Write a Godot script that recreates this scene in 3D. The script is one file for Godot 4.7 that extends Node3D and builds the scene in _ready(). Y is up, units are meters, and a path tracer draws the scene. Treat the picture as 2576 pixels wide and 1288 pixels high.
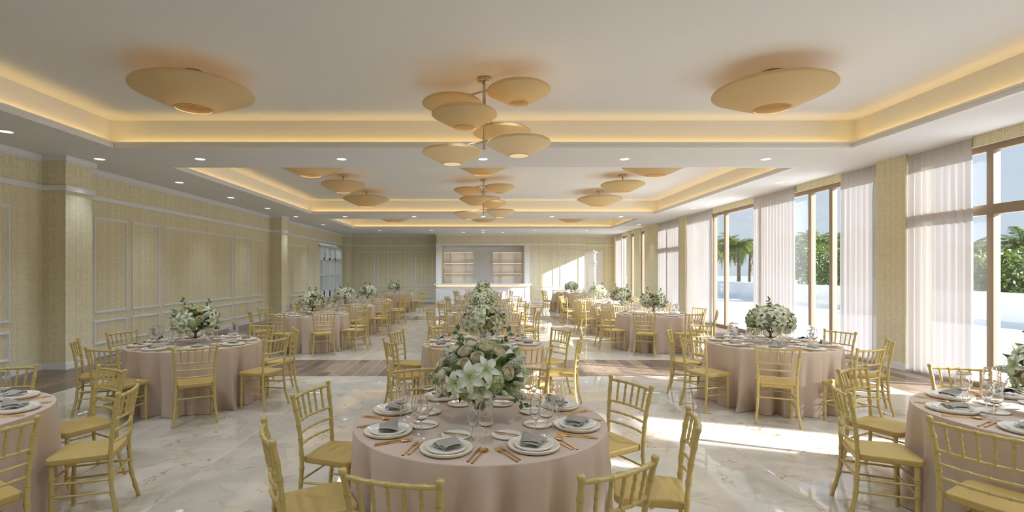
extends Node3D
# A banquet hall. World: x right, y up, depth runs along -z; lengths in metres.

const EYE := 1.66            # camera height
const SOFFIT := 3.62         # lower ceiling
const UPPER := 4.10          # ceiling inside the trays
const LEFT := -7.46          # panelled wall
const RIGHT := 7.06          # window wall, inner face
const BACK := 27.70          # end wall
const NEAR := -1.80          # wall behind the camera
const TRAYS := [[0.3, 8.12], [9.635, 17.48], [19.0, 23.3]]
const TRAY_X := 5.86
const TABLE_R := 0.78
const TABLE_H := 0.74
const SUN_ENERGY := 5.2
const EXPOSURE := 1.34

var taken := {}
var M := {}
var rng := RandomNumberGenerator.new()


# ---------------------------------------------------------------- mesh building
class Mb:
	var v := PackedVector3Array()
	var n := PackedVector3Array()
	var c := PackedColorArray()
	var i := PackedInt32Array()
	var tint := Color.WHITE
	var colored := false

	func quad(a: Vector3, b: Vector3, cc: Vector3, d: Vector3) -> void:
		var nn := (cc - a).cross(b - a).normalized()
		var s := v.size()
		for p in [a, b, cc, d]:
			v.append(p); n.append(nn); c.append(tint)
		i.append_array(PackedInt32Array([s, s + 1, s + 2, s, s + 2, s + 3]))

	func tri(a: Vector3, b: Vector3, cc: Vector3) -> void:
		var nn := (cc - a).cross(b - a).normalized()
		var s := v.size()
		for p in [a, b, cc]:
			v.append(p); n.append(nn); c.append(tint)
		i.append_array(PackedInt32Array([s, s + 1, s + 2]))

	func box(lo: Vector3, hi: Vector3) -> void:
		var p := func(x: int, y: int, z: int) -> Vector3: return Vector3(hi.x if x else lo.x, hi.y if y else lo.y, hi.z if z else lo.z)
		quad(p.call(0, 0, 1), p.call(0, 1, 1), p.call(1, 1, 1), p.call(1, 0, 1))
		quad(p.call(1, 0, 0), p.call(1, 1, 0), p.call(0, 1, 0), p.call(0, 0, 0))
		quad(p.call(1, 0, 1), p.call(1, 1, 1), p.call(1, 1, 0), p.call(1, 0, 0))
		quad(p.call(0, 0, 0), p.call(0, 1, 0), p.call(0, 1, 1), p.call(0, 0, 1))
		quad(p.call(0, 1, 1), p.call(0, 1, 0), p.call(1, 1, 0), p.call(1, 1, 1))
		quad(p.call(0, 0, 0), p.call(0, 0, 1), p.call(1, 0, 1), p.call(1, 0, 0))

	# box with chamfered edges on top (y up)
	func slab(lo: Vector3, hi: Vector3, b: float) -> void:
		var q := [Vector3(lo.x, hi.y - b, lo.z), Vector3(hi.x, hi.y - b, lo.z), Vector3(hi.x, hi.y - b, hi.z), Vector3(lo.x, hi.y - b, hi.z)]
		var t := [Vector3(lo.x + b, hi.y, lo.z + b), Vector3(hi.x - b, hi.y, lo.z + b), Vector3(hi.x - b, hi.y, hi.z - b), Vector3(lo.x + b, hi.y, hi.z - b)]
		quad(t[3], t[0], t[1], t[2])
		for k in 4:
			var m := (k + 1) % 4
			var a: Vector3 = q[k]
			var bb: Vector3 = q[m]
			quad(a, bb, t[m], t[k])
			quad(Vector3(a.x, lo.y, a.z), Vector3(bb.x, lo.y, bb.z), bb, a)

	# rows of points; smooth normals; front side is (down-row x along-row)
	func grid(rows: Array, closed := false, tints: Array = []) -> void:
		var s := v.size()
		var w: int = rows[0].size()
		var h: int = rows.size()
		var nn := PackedVector3Array()
		nn.resize(w * h)
		for r in h:
			for k in w:
				v.append(rows[r][k])
				c.append(tints[r] if tints.size() == h else tint)
		var last := w if closed else w - 1
		for r in h - 1:
			for k in last:
				var m := (k + 1) % w
				var a := r * w + k
				var b := r * w + m
				var cc := (r + 1) * w + m
				var d := (r + 1) * w + k
				var f := (v[s + cc] - v[s + a]).cross(v[s + b] - v[s + d])
				nn[a] += f; nn[b] += f; nn[cc] += f; nn[d] += f
				i.append_array(PackedInt32Array([s + a, s + b, s + cc, s + a, s + cc, s + d]))
		for k in w * h:
			n.append(nn[k].normalized() if nn[k].length_squared() > 1e-20 else Vector3.UP)

	# profile of (radius, height), bottom to top seen from outside
	func lathe(profile: Array, seg: int, at := Vector3.ZERO) -> void:
		var rows := []
		for p in profile:
			var row := PackedVector3Array()
			for k in seg:
				var t := TAU * k / seg
				row.append(at + Vector3(cos(t) * p[0], p[1], sin(t) * p[0]))
			rows.append(row)
		grid(rows, true)

	func tube(path: Array, radii: Array, seg: int, caps := true) -> void:
		var rows := []
		var side := Vector3.ZERO
		for k in path.size():
			var a: Vector3 = path[maxi(k - 1, 0)]
			var b: Vector3 = path[mini(k + 1, path.size() - 1)]
			var dir := (b - a).normalized()
			if side == Vector3.ZERO:
				side = dir.cross(Vector3.RIGHT if absf(dir.x) < 0.7 else Vector3.UP).normalized()
			side = (side - dir * side.dot(dir)).normalized()
			var up := dir.cross(side)
			var row := PackedVector3Array()
			for j in seg:
				var t := TAU * j / seg
				row.append(path[k] + (side * cos(t) + up * sin(t)) * radii[k])
			rows.append(row)
		rows.reverse()
		grid(rows, true)
		if caps:
			for e in [0, path.size() - 1]:
				var row: PackedVector3Array = rows[rows.size() - 1 - e]
				for j in seg:
					if e == 0:
						tri(path[e], row[(j + 1) % seg], row[j])
					else:
						tri(path[e], row[j], row[(j + 1) % seg])

	func mesh(m: Material) -> ArrayMesh:
		var a := []
		a.resize(Mesh.ARRAY_MAX)
		a[Mesh.ARRAY_VERTEX] = v
		a[Mesh.ARRAY_NORMAL] = n
		if colored:
			a[Mesh.ARRAY_COLOR] = c
		a[Mesh.ARRAY_INDEX] = i
		var out := ArrayMesh.new()
		out.add_surface_from_arrays(Mesh.PRIMITIVE_TRIANGLES, a)
		out.surface_set_material(0, m)
		return out


func numbered(called: String) -> String:
	taken[called] = taken.get(called, -1) + 1
	return called if taken[called] == 0 else "%s_%03d" % [called, taken[called]]


func part(called: String, m: Mesh, parent: Node3D, at := Vector3.ZERO, turn := Vector3.ZERO) -> MeshInstance3D:
	var o := MeshInstance3D.new()
	o.name = called
	o.mesh = m
	o.position = at
	o.rotation = turn
	parent.add_child(o, true)
	return o


func tag(o: Node3D, label: String, category: String, group := "") -> Node3D:
	o.set_meta("label", label)
	o.set_meta("category", category)
	if group:
		o.set_meta("group", group)
	return o


func thing(called: String, at: Vector3, label: String, category: String, group := "", turn := 0.0) -> Node3D:
	var o := Node3D.new()
	o.name = numbered(called)
	add_child(o)
	o.position = at
	o.rotation.y = turn
	return tag(o, label, category, group)


func single(called: String, m: Mesh, at: Vector3, label: String, category: String, group := "", turn := 0.0) -> MeshInstance3D:
	var o := MeshInstance3D.new()
	o.name = numbered(called)
	o.mesh = m
	add_child(o)
	o.position = at
	o.rotation.y = turn
	tag(o, label, category, group)
	return o


func copy_of(proto: Node3D, at: Vector3, turn: float, label: String, category: String, group := "") -> Node3D:
	var o: Node3D = proto.duplicate()
	o.name = numbered(proto.get_meta("kind_name"))
	o.remove_meta("kind_name")
	add_child(o)
	o.position = at
	o.rotation.y = turn
	return tag(o, label, category, group)


func prototype(called: String) -> Node3D:
	var o := Node3D.new()
	o.name = called
	o.set_meta("kind_name", called)
	return o


func struct(called: String, m: Mesh, label: String, category: String) -> MeshInstance3D:
	var o := MeshInstance3D.new()
	o.name = called
	o.mesh = m
	add_child(o)
	o.set_meta("kind", "structure")
	tag(o, label, category)
	return o


func box_mesh(lo: Vector3, hi: Vector3, m: Material) -> ArrayMesh:
	var b := Mb.new()
	b.box(Vector3(minf(lo.x, hi.x), minf(lo.y, hi.y), minf(lo.z, hi.z)), Vector3(maxf(lo.x, hi.x), maxf(lo.y, hi.y), maxf(lo.z, hi.z)))
	return b.mesh(m)


# box given in room terms: x range, y range, depth range
func rb(b: Mb, x0: float, x1: float, y0: float, y1: float, d0: float, d1: float) -> void:
	b.box(Vector3(minf(x0, x1), y0, -maxf(d0, d1)), Vector3(maxf(x0, x1), y1, -minf(d0, d1)))


func rbm(x0: float, x1: float, y0: float, y1: float, d0: float, d1: float, m: Material) -> ArrayMesh:
	var b := Mb.new()
	rb(b, x0, x1, y0, y1, d0, d1)
	return b.mesh(m)


# ---------------------------------------------------------------- materials
func mat(color: Color, rough := 0.6, metal := 0.0, spec := 0.5) -> StandardMaterial3D:
	var m := StandardMaterial3D.new()
	m.albedo_color = color
	m.roughness = rough
	m.metallic = metal
	m.metallic_specular = spec
	return m


func rgb8(r: int, g: int, b: int) -> Color:
	return Color8(r, g, b)


func noise_tex(freq: float, size: int, oct: int, seed_: int, normal := false, strength := 4.0) -> NoiseTexture2D:
	var f := FastNoiseLite.new()
	f.seed = seed_
	f.noise_type = FastNoiseLite.TYPE_SIMPLEX_SMOOTH
	f.frequency = freq
	f.fractal_octaves = oct
	var t := NoiseTexture2D.new()
	t.width = size
	t.height = size
	t.seamless = true
	t.noise = f
	if normal:
		t.as_normal_map = true
		t.bump_strength = strength
	return t


func planar(m: StandardMaterial3D, scale: float, world := false) -> void:
	m.uv1_triplanar = true
	m.uv1_world_triplanar = world
	m.uv1_scale = Vector3(scale, scale, scale)
	m.uv1_triplanar_sharpness = 8.0


func wallpaper_texture() -> ImageTexture:
	var w := 512
	var im := Image.create(w, w, false, Image.FORMAT_RGB8)
	var r := RandomNumberGenerator.new()
	r.seed = 11
	var col := PackedFloat32Array()
	col.resize(w)
	var slow := 0.0
	for x in w:
		slow = slow * 0.8 + r.randf_range(-0.5, 0.5) * 0.035
		col[x] = slow + r.randf_range(-0.03, 0.03)
		if r.randf() < 0.035:
			col[x] -= r.randf_range(0.08, 0.2)
	var row := PackedFloat32Array()
	row.resize(w)
	for y in w:
		row[y] = r.randf_range(-0.022, 0.022)
	for x in w:
		var run := 0.0
		for y in w:
			run = run * 0.85 + r.randf_range(-0.5, 0.5) * 0.12
			var k := 1.0 + col[x] + row[y] * (0.5 + r.randf()) + run + r.randf_range(-0.09, 0.09)
			im.set_pixel(x, y, Color(0.905 * k, 0.86 * k * (1.0 + run * 0.08), 0.725 * k))
	return ImageTexture.create_from_image(im)


func marble_texture() -> ImageTexture:
	var w := 1024
	var f := FastNoiseLite.new()
	f.seed = 5
	f.noise_type = FastNoiseLite.TYPE_SIMPLEX_SMOOTH
	f.frequency = 0.0022
	f.fractal_octaves = 5
	f.fractal_gain = 0.52
	f.domain_warp_enabled = true
	f.domain_warp_amplitude = 90.0
	f.domain_warp_frequency = 0.004
	var a := f.get_seamless_image(w, w).get_data()
	f.seed = 23
	f.frequency = 0.003
	f.fractal_octaves = 4
	var b := f.get_seamless_image(w, w).get_data()
	f.seed = 41
	f.frequency = 0.0035
	f.fractal_octaves = 3
	var c := f.get_seamless_image(w, w).get_data()
	var out := PackedByteArray()
	out.resize(w * w * 3)
	for p in w * w:
		var av := a[p] / 255.0
		var bv := b[p] / 255.0
		var cv := c[p] / 255.0
		var vein := maxf(0.0, 1.0 - absf(av - 0.5) * 70.0) * clampf((cv - 0.53) * 6.0, 0.0, 1.0)
		var soft := maxf(0.0, 1.0 - absf(bv - 0.52) * 14.0) * clampf((0.6 - cv) * 5.0, 0.0, 1.0)
		var cloud := (bv - 0.5) * 0.10
		var l := 0.80 + cloud - soft * 0.05
		var rr := l - vein * 0.20
		var gg := l * 0.958 - vein * 0.30 - soft * 0.015
		var bb := l * 0.888 - vein * 0.46 - soft * 0.04
		out[p * 3] = int(clampf(rr, 0, 1) * 255)
		out[p * 3 + 1] = int(clampf(gg, 0, 1) * 255)
		out[p * 3 + 2] = int(clampf(bb, 0, 1) * 255)
	return ImageTexture.create_from_image(Image.create_from_data(w, w, false, Image.FORMAT_RGB8, out))


func wood_texture() -> ImageTexture:
	var w := 256
	var h := 1024
	var f := FastNoiseLite.new()
	f.seed = 9
	f.noise_type = FastNoiseLite.TYPE_SIMPLEX_SMOOTH
	f.frequency = 0.02
	f.fractal_octaves = 3
	var im := Image.create(w, h, false, Image.FORMAT_RGB8)
	for y in h:
		for x in w:
			var g := f.get_noise_2d(x * 3.2 + sin(y * 0.0123) * 6.0, y * 0.16) * 0.22 + f.get_noise_2d(x * 12.0, y * 0.5 + 300.0) * 0.12
			var k := 1.0 + g
			im.set_pixel(x, y, Color(0.62 * k, 0.545 * k, 0.475 * k))
	return ImageTexture.create_from_image(im)


func make_materials() -> void:
	M.ceiling = mat(rgb8(234, 233, 231), 0.9, 0.0, 0.25)
	M.trim = mat(rgb8(234, 233, 232), 0.5)
	M.white = mat(rgb8(232, 230, 227), 0.45)
	var wp := mat(Color.WHITE, 0.85, 0.0, 0.3)
	wp.albedo_texture = wallpaper_texture()
	planar(wp, 1.1, true)
	M.wallpaper = wp
	var mt := marble_texture()
	M.marble = []
	for k in 12:
		var m := mat(Color.WHITE, 0.03, 0.0, 0.58)
		m.albedo_texture = mt
		planar(m, 0.42)
		m.uv1_offset = Vector3(fmod(k * 0.618, 1.0), 0.0, fmod(k * 0.377 + 0.2, 1.0))
		M.marble.append(m)
	M.grout = mat(rgb8(228, 222, 210), 0.6)
	var wt := wood_texture()
	M.wood = []
	for k in 8:
		var t: float = [1.0, 0.86, 1.1, 0.93, 0.8, 1.04, 0.9, 1.16][k]
		var m := mat(Color(0.82 * t, 0.79 * t, 0.76 * t), 0.3, 0.0, 0.45)
		m.albedo_texture = wt
		m.uv1_triplanar = true
		m.uv1_scale = Vector3(1.8, 0.6, 0.6)
		m.uv1_offset = Vector3(k * 0.37, 0, k * 0.21)
		M.wood.append(m)
	M.gold = mat(rgb8(203, 181, 115), 0.36, 0.16)
	M.seat = mat(rgb8(194, 166, 97), 0.48, 0.1)
	M.cloth = mat(rgb8(206, 186, 168), 0.95, 0.0, 0.2)
	M.cloth.rim_enabled = true
	M.cloth.rim = 0.35
	M.cloth.rim_tint = 0.6
	M.cloth.normal_enabled = true
	M.cloth.normal_texture = noise_tex(0.09, 512, 3, 3, true, 3.0)
	M.cloth.normal_scale = 0.35
	planar(M.cloth, 5.0)
	M.china = mat(rgb8(238, 228, 208), 0.12)
	M.china2 = mat(rgb8(240, 235, 225), 0.12)
	M.napkin = mat(rgb8(172, 166, 154), 0.95, 0.0, 0.2)
	M.copper = mat(rgb8(232, 182, 108), 0.28, 0.85)
	var gl := mat(Color(0.95, 0.95, 0.95, 0.03), 0.01, 0.08)
	gl.transparency = BaseMaterial3D.TRANSPARENCY_ALPHA
	gl.normal_enabled = true
	gl.normal_texture = noise_tex(0.03, 256, 2, 8, true, 6.0)
	gl.normal_scale = 0.16
	planar(gl, 9.0)
	M.glass = gl
	var cr := mat(Color(1, 1, 1, 0.0), 0.0)
	cr.refraction_enabled = true
	cr.refraction_scale = 0.05
	cr.normal_enabled = true
	cr.normal_texture = gl.normal_texture
	cr.normal_scale = 0.07
	planar(cr, 9.0)
	M.crystal = cr
	var pane := mat(Color(1, 1, 1, 0.03), 0.0)
	pane.transparency = BaseMaterial3D.TRANSPARENCY_ALPHA
	M.pane = pane
	M.frame = mat(rgb8(158, 138, 116), 0.5)
	M.chrome = mat(rgb8(205, 195, 182), 0.2, 1.0)
	var sh := mat(rgb8(216, 194, 150), 0.85, 0.0, 0.25)
	sh.backlight_enabled = true
	sh.backlight = Color(0.5, 0.45, 0.36)
	M.shade = sh
	M.bulb = mat(Color.WHITE, 0.5)
	M.bulb.emission_enabled = true
	M.bulb.emission = rgb8(255, 196, 110)
	M.bulb.emission_energy_multiplier = 1.2
	M.led = mat(Color.WHITE, 0.5)
	M.led.emission_enabled = true
	M.led.emission = rgb8(255, 205, 120)
	M.led.emission_energy_multiplier = 2.0
	M.shelf_led = mat(Color.WHITE, 0.5)
	M.shelf_led.emission_enabled = true
	M.shelf_led.emission = rgb8(255, 226, 172)
	M.shelf_led.emission_energy_multiplier = 1.0
	M.disc = mat(Color.WHITE, 0.5)
	M.disc.emission_enabled = true
	M.disc.emission = rgb8(255, 252, 246)
	M.disc.emission_energy_multiplier = 1.6
	M.curtain = curtain_mat(0.93)
	M.petal = flower_mat(0.55)
	M.leaf = mat(rgb8(80, 106, 58), 0.5)
	M.leaf.backlight_enabled = true
	M.leaf.backlight = Color(0.25, 0.35, 0.12)
	M.leaf2 = mat(rgb8(74, 98, 50), 0.55)
	M.stem = mat(rgb8(86, 104, 58), 0.6)
	M.terrace = mat(rgb8(236, 237, 239), 0.8)
	M.palm = mat(rgb8(64, 84, 36), 0.5)
	M.palm.backlight_enabled = true
	M.palm.backlight = Color(0.3, 0.36, 0.12)
	M.palm2 = mat(rgb8(104, 112, 52), 0.5)
	M.palm2.backlight_enabled = true
	M.palm2.backlight = Color(0.38, 0.38, 0.14)
	M.bark = mat(rgb8(112, 92, 70), 0.9)
	M.lawn = mat(rgb8(150, 158, 128), 0.9)
	M.sea = mat(rgb8(170, 196, 214), 0.3)


func curtain_mat(alpha: float) -> StandardMaterial3D:
	var m := mat(Color(0.80, 0.775, 0.76, alpha), 0.95, 0.0, 0.1)
	m.transparency = BaseMaterial3D.TRANSPARENCY_ALPHA
	m.backlight_enabled = true
	m.backlight = Color(0.44, 0.428, 0.42)
	m.cull_mode = BaseMaterial3D.CULL_DISABLED
	return m


func flower_mat(back: float) -> StandardMaterial3D:
	var m := mat(Color.WHITE, 0.7, 0.0, 0.3)
	m.vertex_color_use_as_albedo = true
	m.backlight_enabled = true
	m.backlight = Color(back, back, back * 0.9)
	return m


# ---------------------------------------------------------------- ready
func _ready() -> void:
	rng.seed = 7
	var cam := Camera3D.new()
	cam.name = "camera"
	add_child(cam)
	cam.position = Vector3(0, EYE, 0)
	cam.projection = Camera3D.PROJECTION_FRUSTUM
	cam.near = 0.05
	cam.far = 600.0
	cam.size = 0.05                       # 1288 px high at a focal length of 1288 px
	cam.frustum_offset = Vector2(0.05 * 73.0 / 1288.0, 0.05 * 39.0 / 1288.0)
	var we := WorldEnvironment.new()
	we.name = "environment"
	var e := Environment.new()
	e.background_mode = Environment.BG_SKY
	var sky := ProceduralSkyMaterial.new()
	sky.sky_top_color = rgb8(168, 199, 232)
	sky.sky_horizon_color = rgb8(214, 228, 240)
	sky.sky_curve = 0.3
	sky.ground_bottom_color = rgb8(190, 200, 205)
	sky.ground_horizon_color = rgb8(214, 228, 240)
	sky.sun_angle_max = 1.0
	sky.energy_multiplier = 0.72
	e.sky = Sky.new()
	e.sky.sky_material = sky
	e.tonemap_mode = Environment.TONE_MAPPER_LINEAR
	e.tonemap_exposure = EXPOSURE
	e.sdfgi_enabled = true
	e.ssao_enabled = true
	e.ssil_enabled = true
	we.environment = e
	add_child(we)
	var sun := DirectionalLight3D.new()
	sun.name = "sun"
	sun.light_energy = SUN_ENERGY
	sun.light_color = rgb8(247, 250, 255)
	sun.light_angular_distance = 1.2
	sun.shadow_enabled = true
	sun.sky_mode = DirectionalLight3D.SKY_MODE_LIGHT_ONLY
	add_child(sun)
	sun.look_at_from_position(Vector3.ZERO, Vector3(-1.0, -0.444, -0.352), Vector3.UP)

	make_materials()
	build_floor()
	build_ceiling()
	build_walls()
	build_windows()
	build_bar()
	build_outside()
	build_lamps()
	build_downlights()
	build_curtains()
	build_tables()


# ---------------------------------------------------------------- floor
func build_floor() -> void:
	var fl := Node3D.new()
	fl.name = "floor"
	add_child(fl)
	fl.set_meta("kind", "structure")
	tag(fl, "polished marble tile floor with grey wood plank borders", "floor")
	part("subfloor", rbm(LEFT - 0.3, RIGHT + 0.5, -0.2, -0.0016, NEAR - 0.2, BACK + 2.0, M.grout), fl)
	var zones := [[NEAR, 8.12, 1.1], [9.635, 17.48, 1.12], [19.0, 23.3, 1.075]]
	var cache := {}
	var count := 0
	for zn in zones:
		var far: float = zn[1]
		var rows := int(ceil((far - zn[0]) / zn[2] - 0.01))
		for r in rows:
			var d1: float = far - r * zn[2]
			var d0: float = maxf(d1 - zn[2], zn[0])
			for k in range(-5, 5):
				var x0 := maxf(0.02 + k * 1.18, -TRAY_X)
				var x1 := minf(0.02 + (k + 1) * 1.18, TRAY_X)
				if k == 4:
					x1 = TRAY_X
				if k == -5:
					x0 = -TRAY_X
				var g := 0.0022
				var vkey := "%.3f %.3f %d" % [x1 - x0, d1 - d0, (count * 7 + r * 5) % 12]
				if not cache.has(vkey):
					var b := Mb.new()
					var hw := (x1 - x0) / 2.0 - g
					var hd := (d1 - d0) / 2.0 - g
					b.slab(Vector3(-hw, -0.012, -hd), Vector3(hw, 0.0, hd), 0.0015)
					cache[vkey] = b.mesh(M.marble[(count * 7 + r * 5) % 12])
				part("marble_tile", cache[vkey], fl, Vector3((x0 + x1) / 2.0, 0, -(d0 + d1) / 2.0))
				count += 1
	# planks: [x0, x1, depth0, depth1, longest, singles]
	var areas := [
		[-TRAY_X, TRAY_X, 8.12, 9.635, 0.9, true],
		[LEFT, -TRAY_X, 5.0, 14.0, 1.6, true],
		[TRAY_X, RIGHT + 0.1, 5.0, 14.0, 1.6, true],
		[-TRAY_X, TRAY_X, 17.48, 19.0, 1.6, true],
		[LEFT, -TRAY_X, NEAR, 5.0, 1.6, false], [TRAY_X, RIGHT + 0.1, NEAR, 5.0, 1.6, false],
		[LEFT, -TRAY_X, 14.0, 23.3, 1.6, false], [TRAY_X, RIGHT + 0.1, 14.0, 23.3, 1.6, false],
		[LEFT, RIGHT + 0.1, 23.3, BACK + 0.1, 1.6, false],
	]
	var rest := []
	for k in 8:
		rest.append(Mb.new())
	var pcache := {}
	for a in areas:
		var cols := int(round((a[1] - a[0]) / 0.2))
		var w: float = (a[1] - a[0]) / cols
		for cidx in cols:
			var d: float = a[2]
			var first := true
			while d < a[3] - 0.01:
				var l: float = a[4] * (0.35 + 0.22 * ((cidx * 2) % 4)) if first else a[4]
				l = minf(snappedf(l, 0.05), a[3] - d)
				if a[3] - d - l < 0.25:
					l = a[3] - d
				first = false
				var pick := rng.randi_range(0, 7)
				var cx: float = a[0] + (cidx + 0.5) * w
				if a[5]:
					var key := "%.3f %.3f %d" % [w, l, pick]
					if not pcache.has(key):
						var b := Mb.new()
						b.slab(Vector3(-w / 2.0 + 0.0002, -0.012, -l / 2.0 + 0.0002), Vector3(w / 2.0 - 0.0002, 0.0, l / 2.0 - 0.0002), 0.003)
						pcache[key] = b.mesh(M.wood[pick])
					part("wood_plank", pcache[key], fl, Vector3(cx, 0, -(d + l / 2.0)))
				else:
					rest[pick].slab(Vector3(cx - w / 2.0 + 0.0002, -0.012, -d - l + 0.0002), Vector3(cx + w / 2.0 - 0.0002, 0.0, -d - 0.0002), 0.003)
				d += l
	for k in 8:
		var o := part("wood_planks", rest[k].mesh(M.wood[k]), fl)
		o.set_meta("kind", "stuff")


# ---------------------------------------------------------------- ceiling
func build_ceiling() -> void:
	var b := Mb.new()
	var x0 := LEFT - 0.3
	var x1 := RIGHT + 0.45
	var cove := 0.16
	# lower ceiling round the trays
	rb(b, x0, -TRAY_X, SOFFIT, SOFFIT + 0.04, NEAR - 0.2, BACK + 1.0)
	rb(b, TRAY_X, x1, SOFFIT, SOFFIT + 0.04, NEAR - 0.2, BACK + 1.0)
	var d: float = NEAR - 0.2
	for t in TRAYS:
		rb(b, -TRAY_X, TRAY_X, SOFFIT, SOFFIT + 0.04, d, t[0])
		d = t[1]
	rb(b, -TRAY_X, TRAY_X, SOFFIT, SOFFIT + 0.04, d, BACK + 1.0)
	# upper slab and cove walls
	rb(b, x0, x1, UPPER, UPPER + 0.15, NEAR - 0.2, BACK + 1.0)
	for t in TRAYS:
		for s in [-1.0, 1.0]:
			rb(b, s * (TRAY_X + cove), s * (TRAY_X + cove + 0.08), SOFFIT + 0.04, UPPER, t[0] - cove - 0.08, t[1] + cove + 0.08)
		rb(b, -TRAY_X - cove, TRAY_X + cove, SOFFIT + 0.04, UPPER, t[0] - cove - 0.08, t[0] - cove)
		rb(b, -TRAY_X - cove, TRAY_X + cove, SOFFIT + 0.04, UPPER, t[1] + cove, t[1] + cove + 0.08)
	# outer edges closed
	rb(b, x0 - 0.1, x0, SOFFIT, UPPER + 0.15, NEAR - 0.2, BACK + 1.0)
	rb(b, x1, x1 + 0.1, SOFFIT, UPPER + 0.15, NEAR - 0.2, BACK + 1.0)
	rb(b, x0, x1, SOFFIT, UPPER + 0.15, NEAR - 0.3, NEAR - 0.2)
	rb(b, x0, x1, SOFFIT, UPPER + 0.15, BACK + 1.0, BACK + 1.1)
	var cl := struct("ceiling", b.mesh(M.ceiling), "white ceiling with three recessed trays lit by coves", "ceiling")
	# lip mouldings of each tray
	var names := ["end", "middle", "bar"]
	var which := ["large tray at the open end of the hall", "middle tray", "small tray by the bar"]
	for k in 3:
		var t: Array = TRAYS[k]
		var m := Mb.new()
		for lay in [[-0.016, 0.05, 0.0, 0.035], [-0.006, 0.05, 0.035, 0.065], [-0.012, 0.05, 0.065, 0.095]]:
			for s in [-1.0, 1.0]:
				rb(m, s * (TRAY_X + lay[0]), s * (TRAY_X + lay[1]), SOFFIT + lay[2] - 0.003, SOFFIT + lay[3], t[0] - lay[1], t[1] + lay[1])
			rb(m, -TRAY_X - lay[0], TRAY_X + lay[0], SOFFIT + lay[2] - 0.002, SOFFIT + lay[3], t[0] - lay[1], t[0] - lay[0])
			rb(m, -TRAY_X - lay[0], TRAY_X + lay[0], SOFFIT + lay[2] - 0.002, SOFFIT + lay[3], t[1] + lay[0], t[1] + lay[1])
		struct("trim_%d" % (k + 1), m.mesh(M.trim), "white stepped moulding round the " + which[k], "moulding")
		# light strips lying in the cove
		var side := ["panel-wall side", "window side", "bar side", "side away from the bar"]
		for q in 4:
			var lm := Mb.new()
			var mid := Vector3.ZERO
			var size := Vector2.ZERO
			var y := SOFFIT + 0.05
			if q < 2:
				var s := -1.0 if q == 0 else 1.0
				rb(lm, s * (TRAY_X + 0.085), s * (TRAY_X + 0.105), y - 0.01, y, t[0], t[1])
				mid = Vector3(s * (TRAY_X + 0.095), y + 0.004, -(t[0] + t[1]) / 2.0)
				size = Vector2(0.03, t[1] - t[0])
			else:
				var dd: float = t[1] + 0.095 if q == 2 else t[0] - 0.095
				rb(lm, -TRAY_X, TRAY_X, y - 0.01, y, dd - 0.01, dd + 0.01)
				mid = Vector3(0, y + 0.004, -dd)
				size = Vector2(TRAY_X * 2.0, 0.03)
			var o := single("cove_light_strip", lm.mesh(M.led), Vector3.ZERO, "warm cove light strip of the %s, %s" % [which[k], side[q]], "light strip", "cove light strips")
			var al := AreaLight3D.new()
			al.name = "cove_light"
			al.area_size = size
			al.light_color = rgb8(255, 212, 122)
			al.light_energy = 0.056 * maxf(size.x, size.y)
			al.area_range = 30.0
			al.area_attenuation = 2.0
			al.shadow_enabled = true
			o.add_child(al, true)
			al.position = mid
			al.rotation.x = PI / 2.0        # shines up


# ---------------------------------------------------------------- walls
func frame_mesh(w: float, h: float, bar: float, m: Material) -> ArrayMesh:
	# moulding frame in the xy plane, facing +z, two steps, lower-left corner at 0,0
	var b := Mb.new()
	for st in [[0.0, bar, 0.010], [bar * 0.28, bar * 0.72, 0.020]]:
		var a: float = st[0]
		var c: float = st[1]
		var t: float = st[2]
		b.box(Vector3(a, a, -0.004), Vector3(w - a, c, t))
		b.box(Vector3(a, h - c, -0.004), Vector3(w - a, h - a, t))
		b.box(Vector3(a, c, -0.004), Vector3(c, h - c, t))
		b.box(Vector3(w - c, c, -0.004), Vector3(w - a, h - c, t))
	return b.mesh(m)


func mouldings_on(wall: Node3D, spans: Array, face: float, along: String) -> void:
	for s in spans:
		var w: float = absf(s[1] - s[0])
		for hh in [[0.845, 2.72], [0.235, 0.715]]:
			var m := frame_mesh(w, hh[1] - hh[0], 0.05, M.trim)
			if along == "left":     # wall facing +x; runs in depth
				part("panel_moulding", m, wall, Vector3(face, hh[0], -s[0]), Vector3(0, PI / 2.0, 0))
			else:                   # wall facing the camera
				part("panel_moulding", m, wall, Vector3(s[0], hh[0], -face), Vector3.ZERO)


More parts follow.
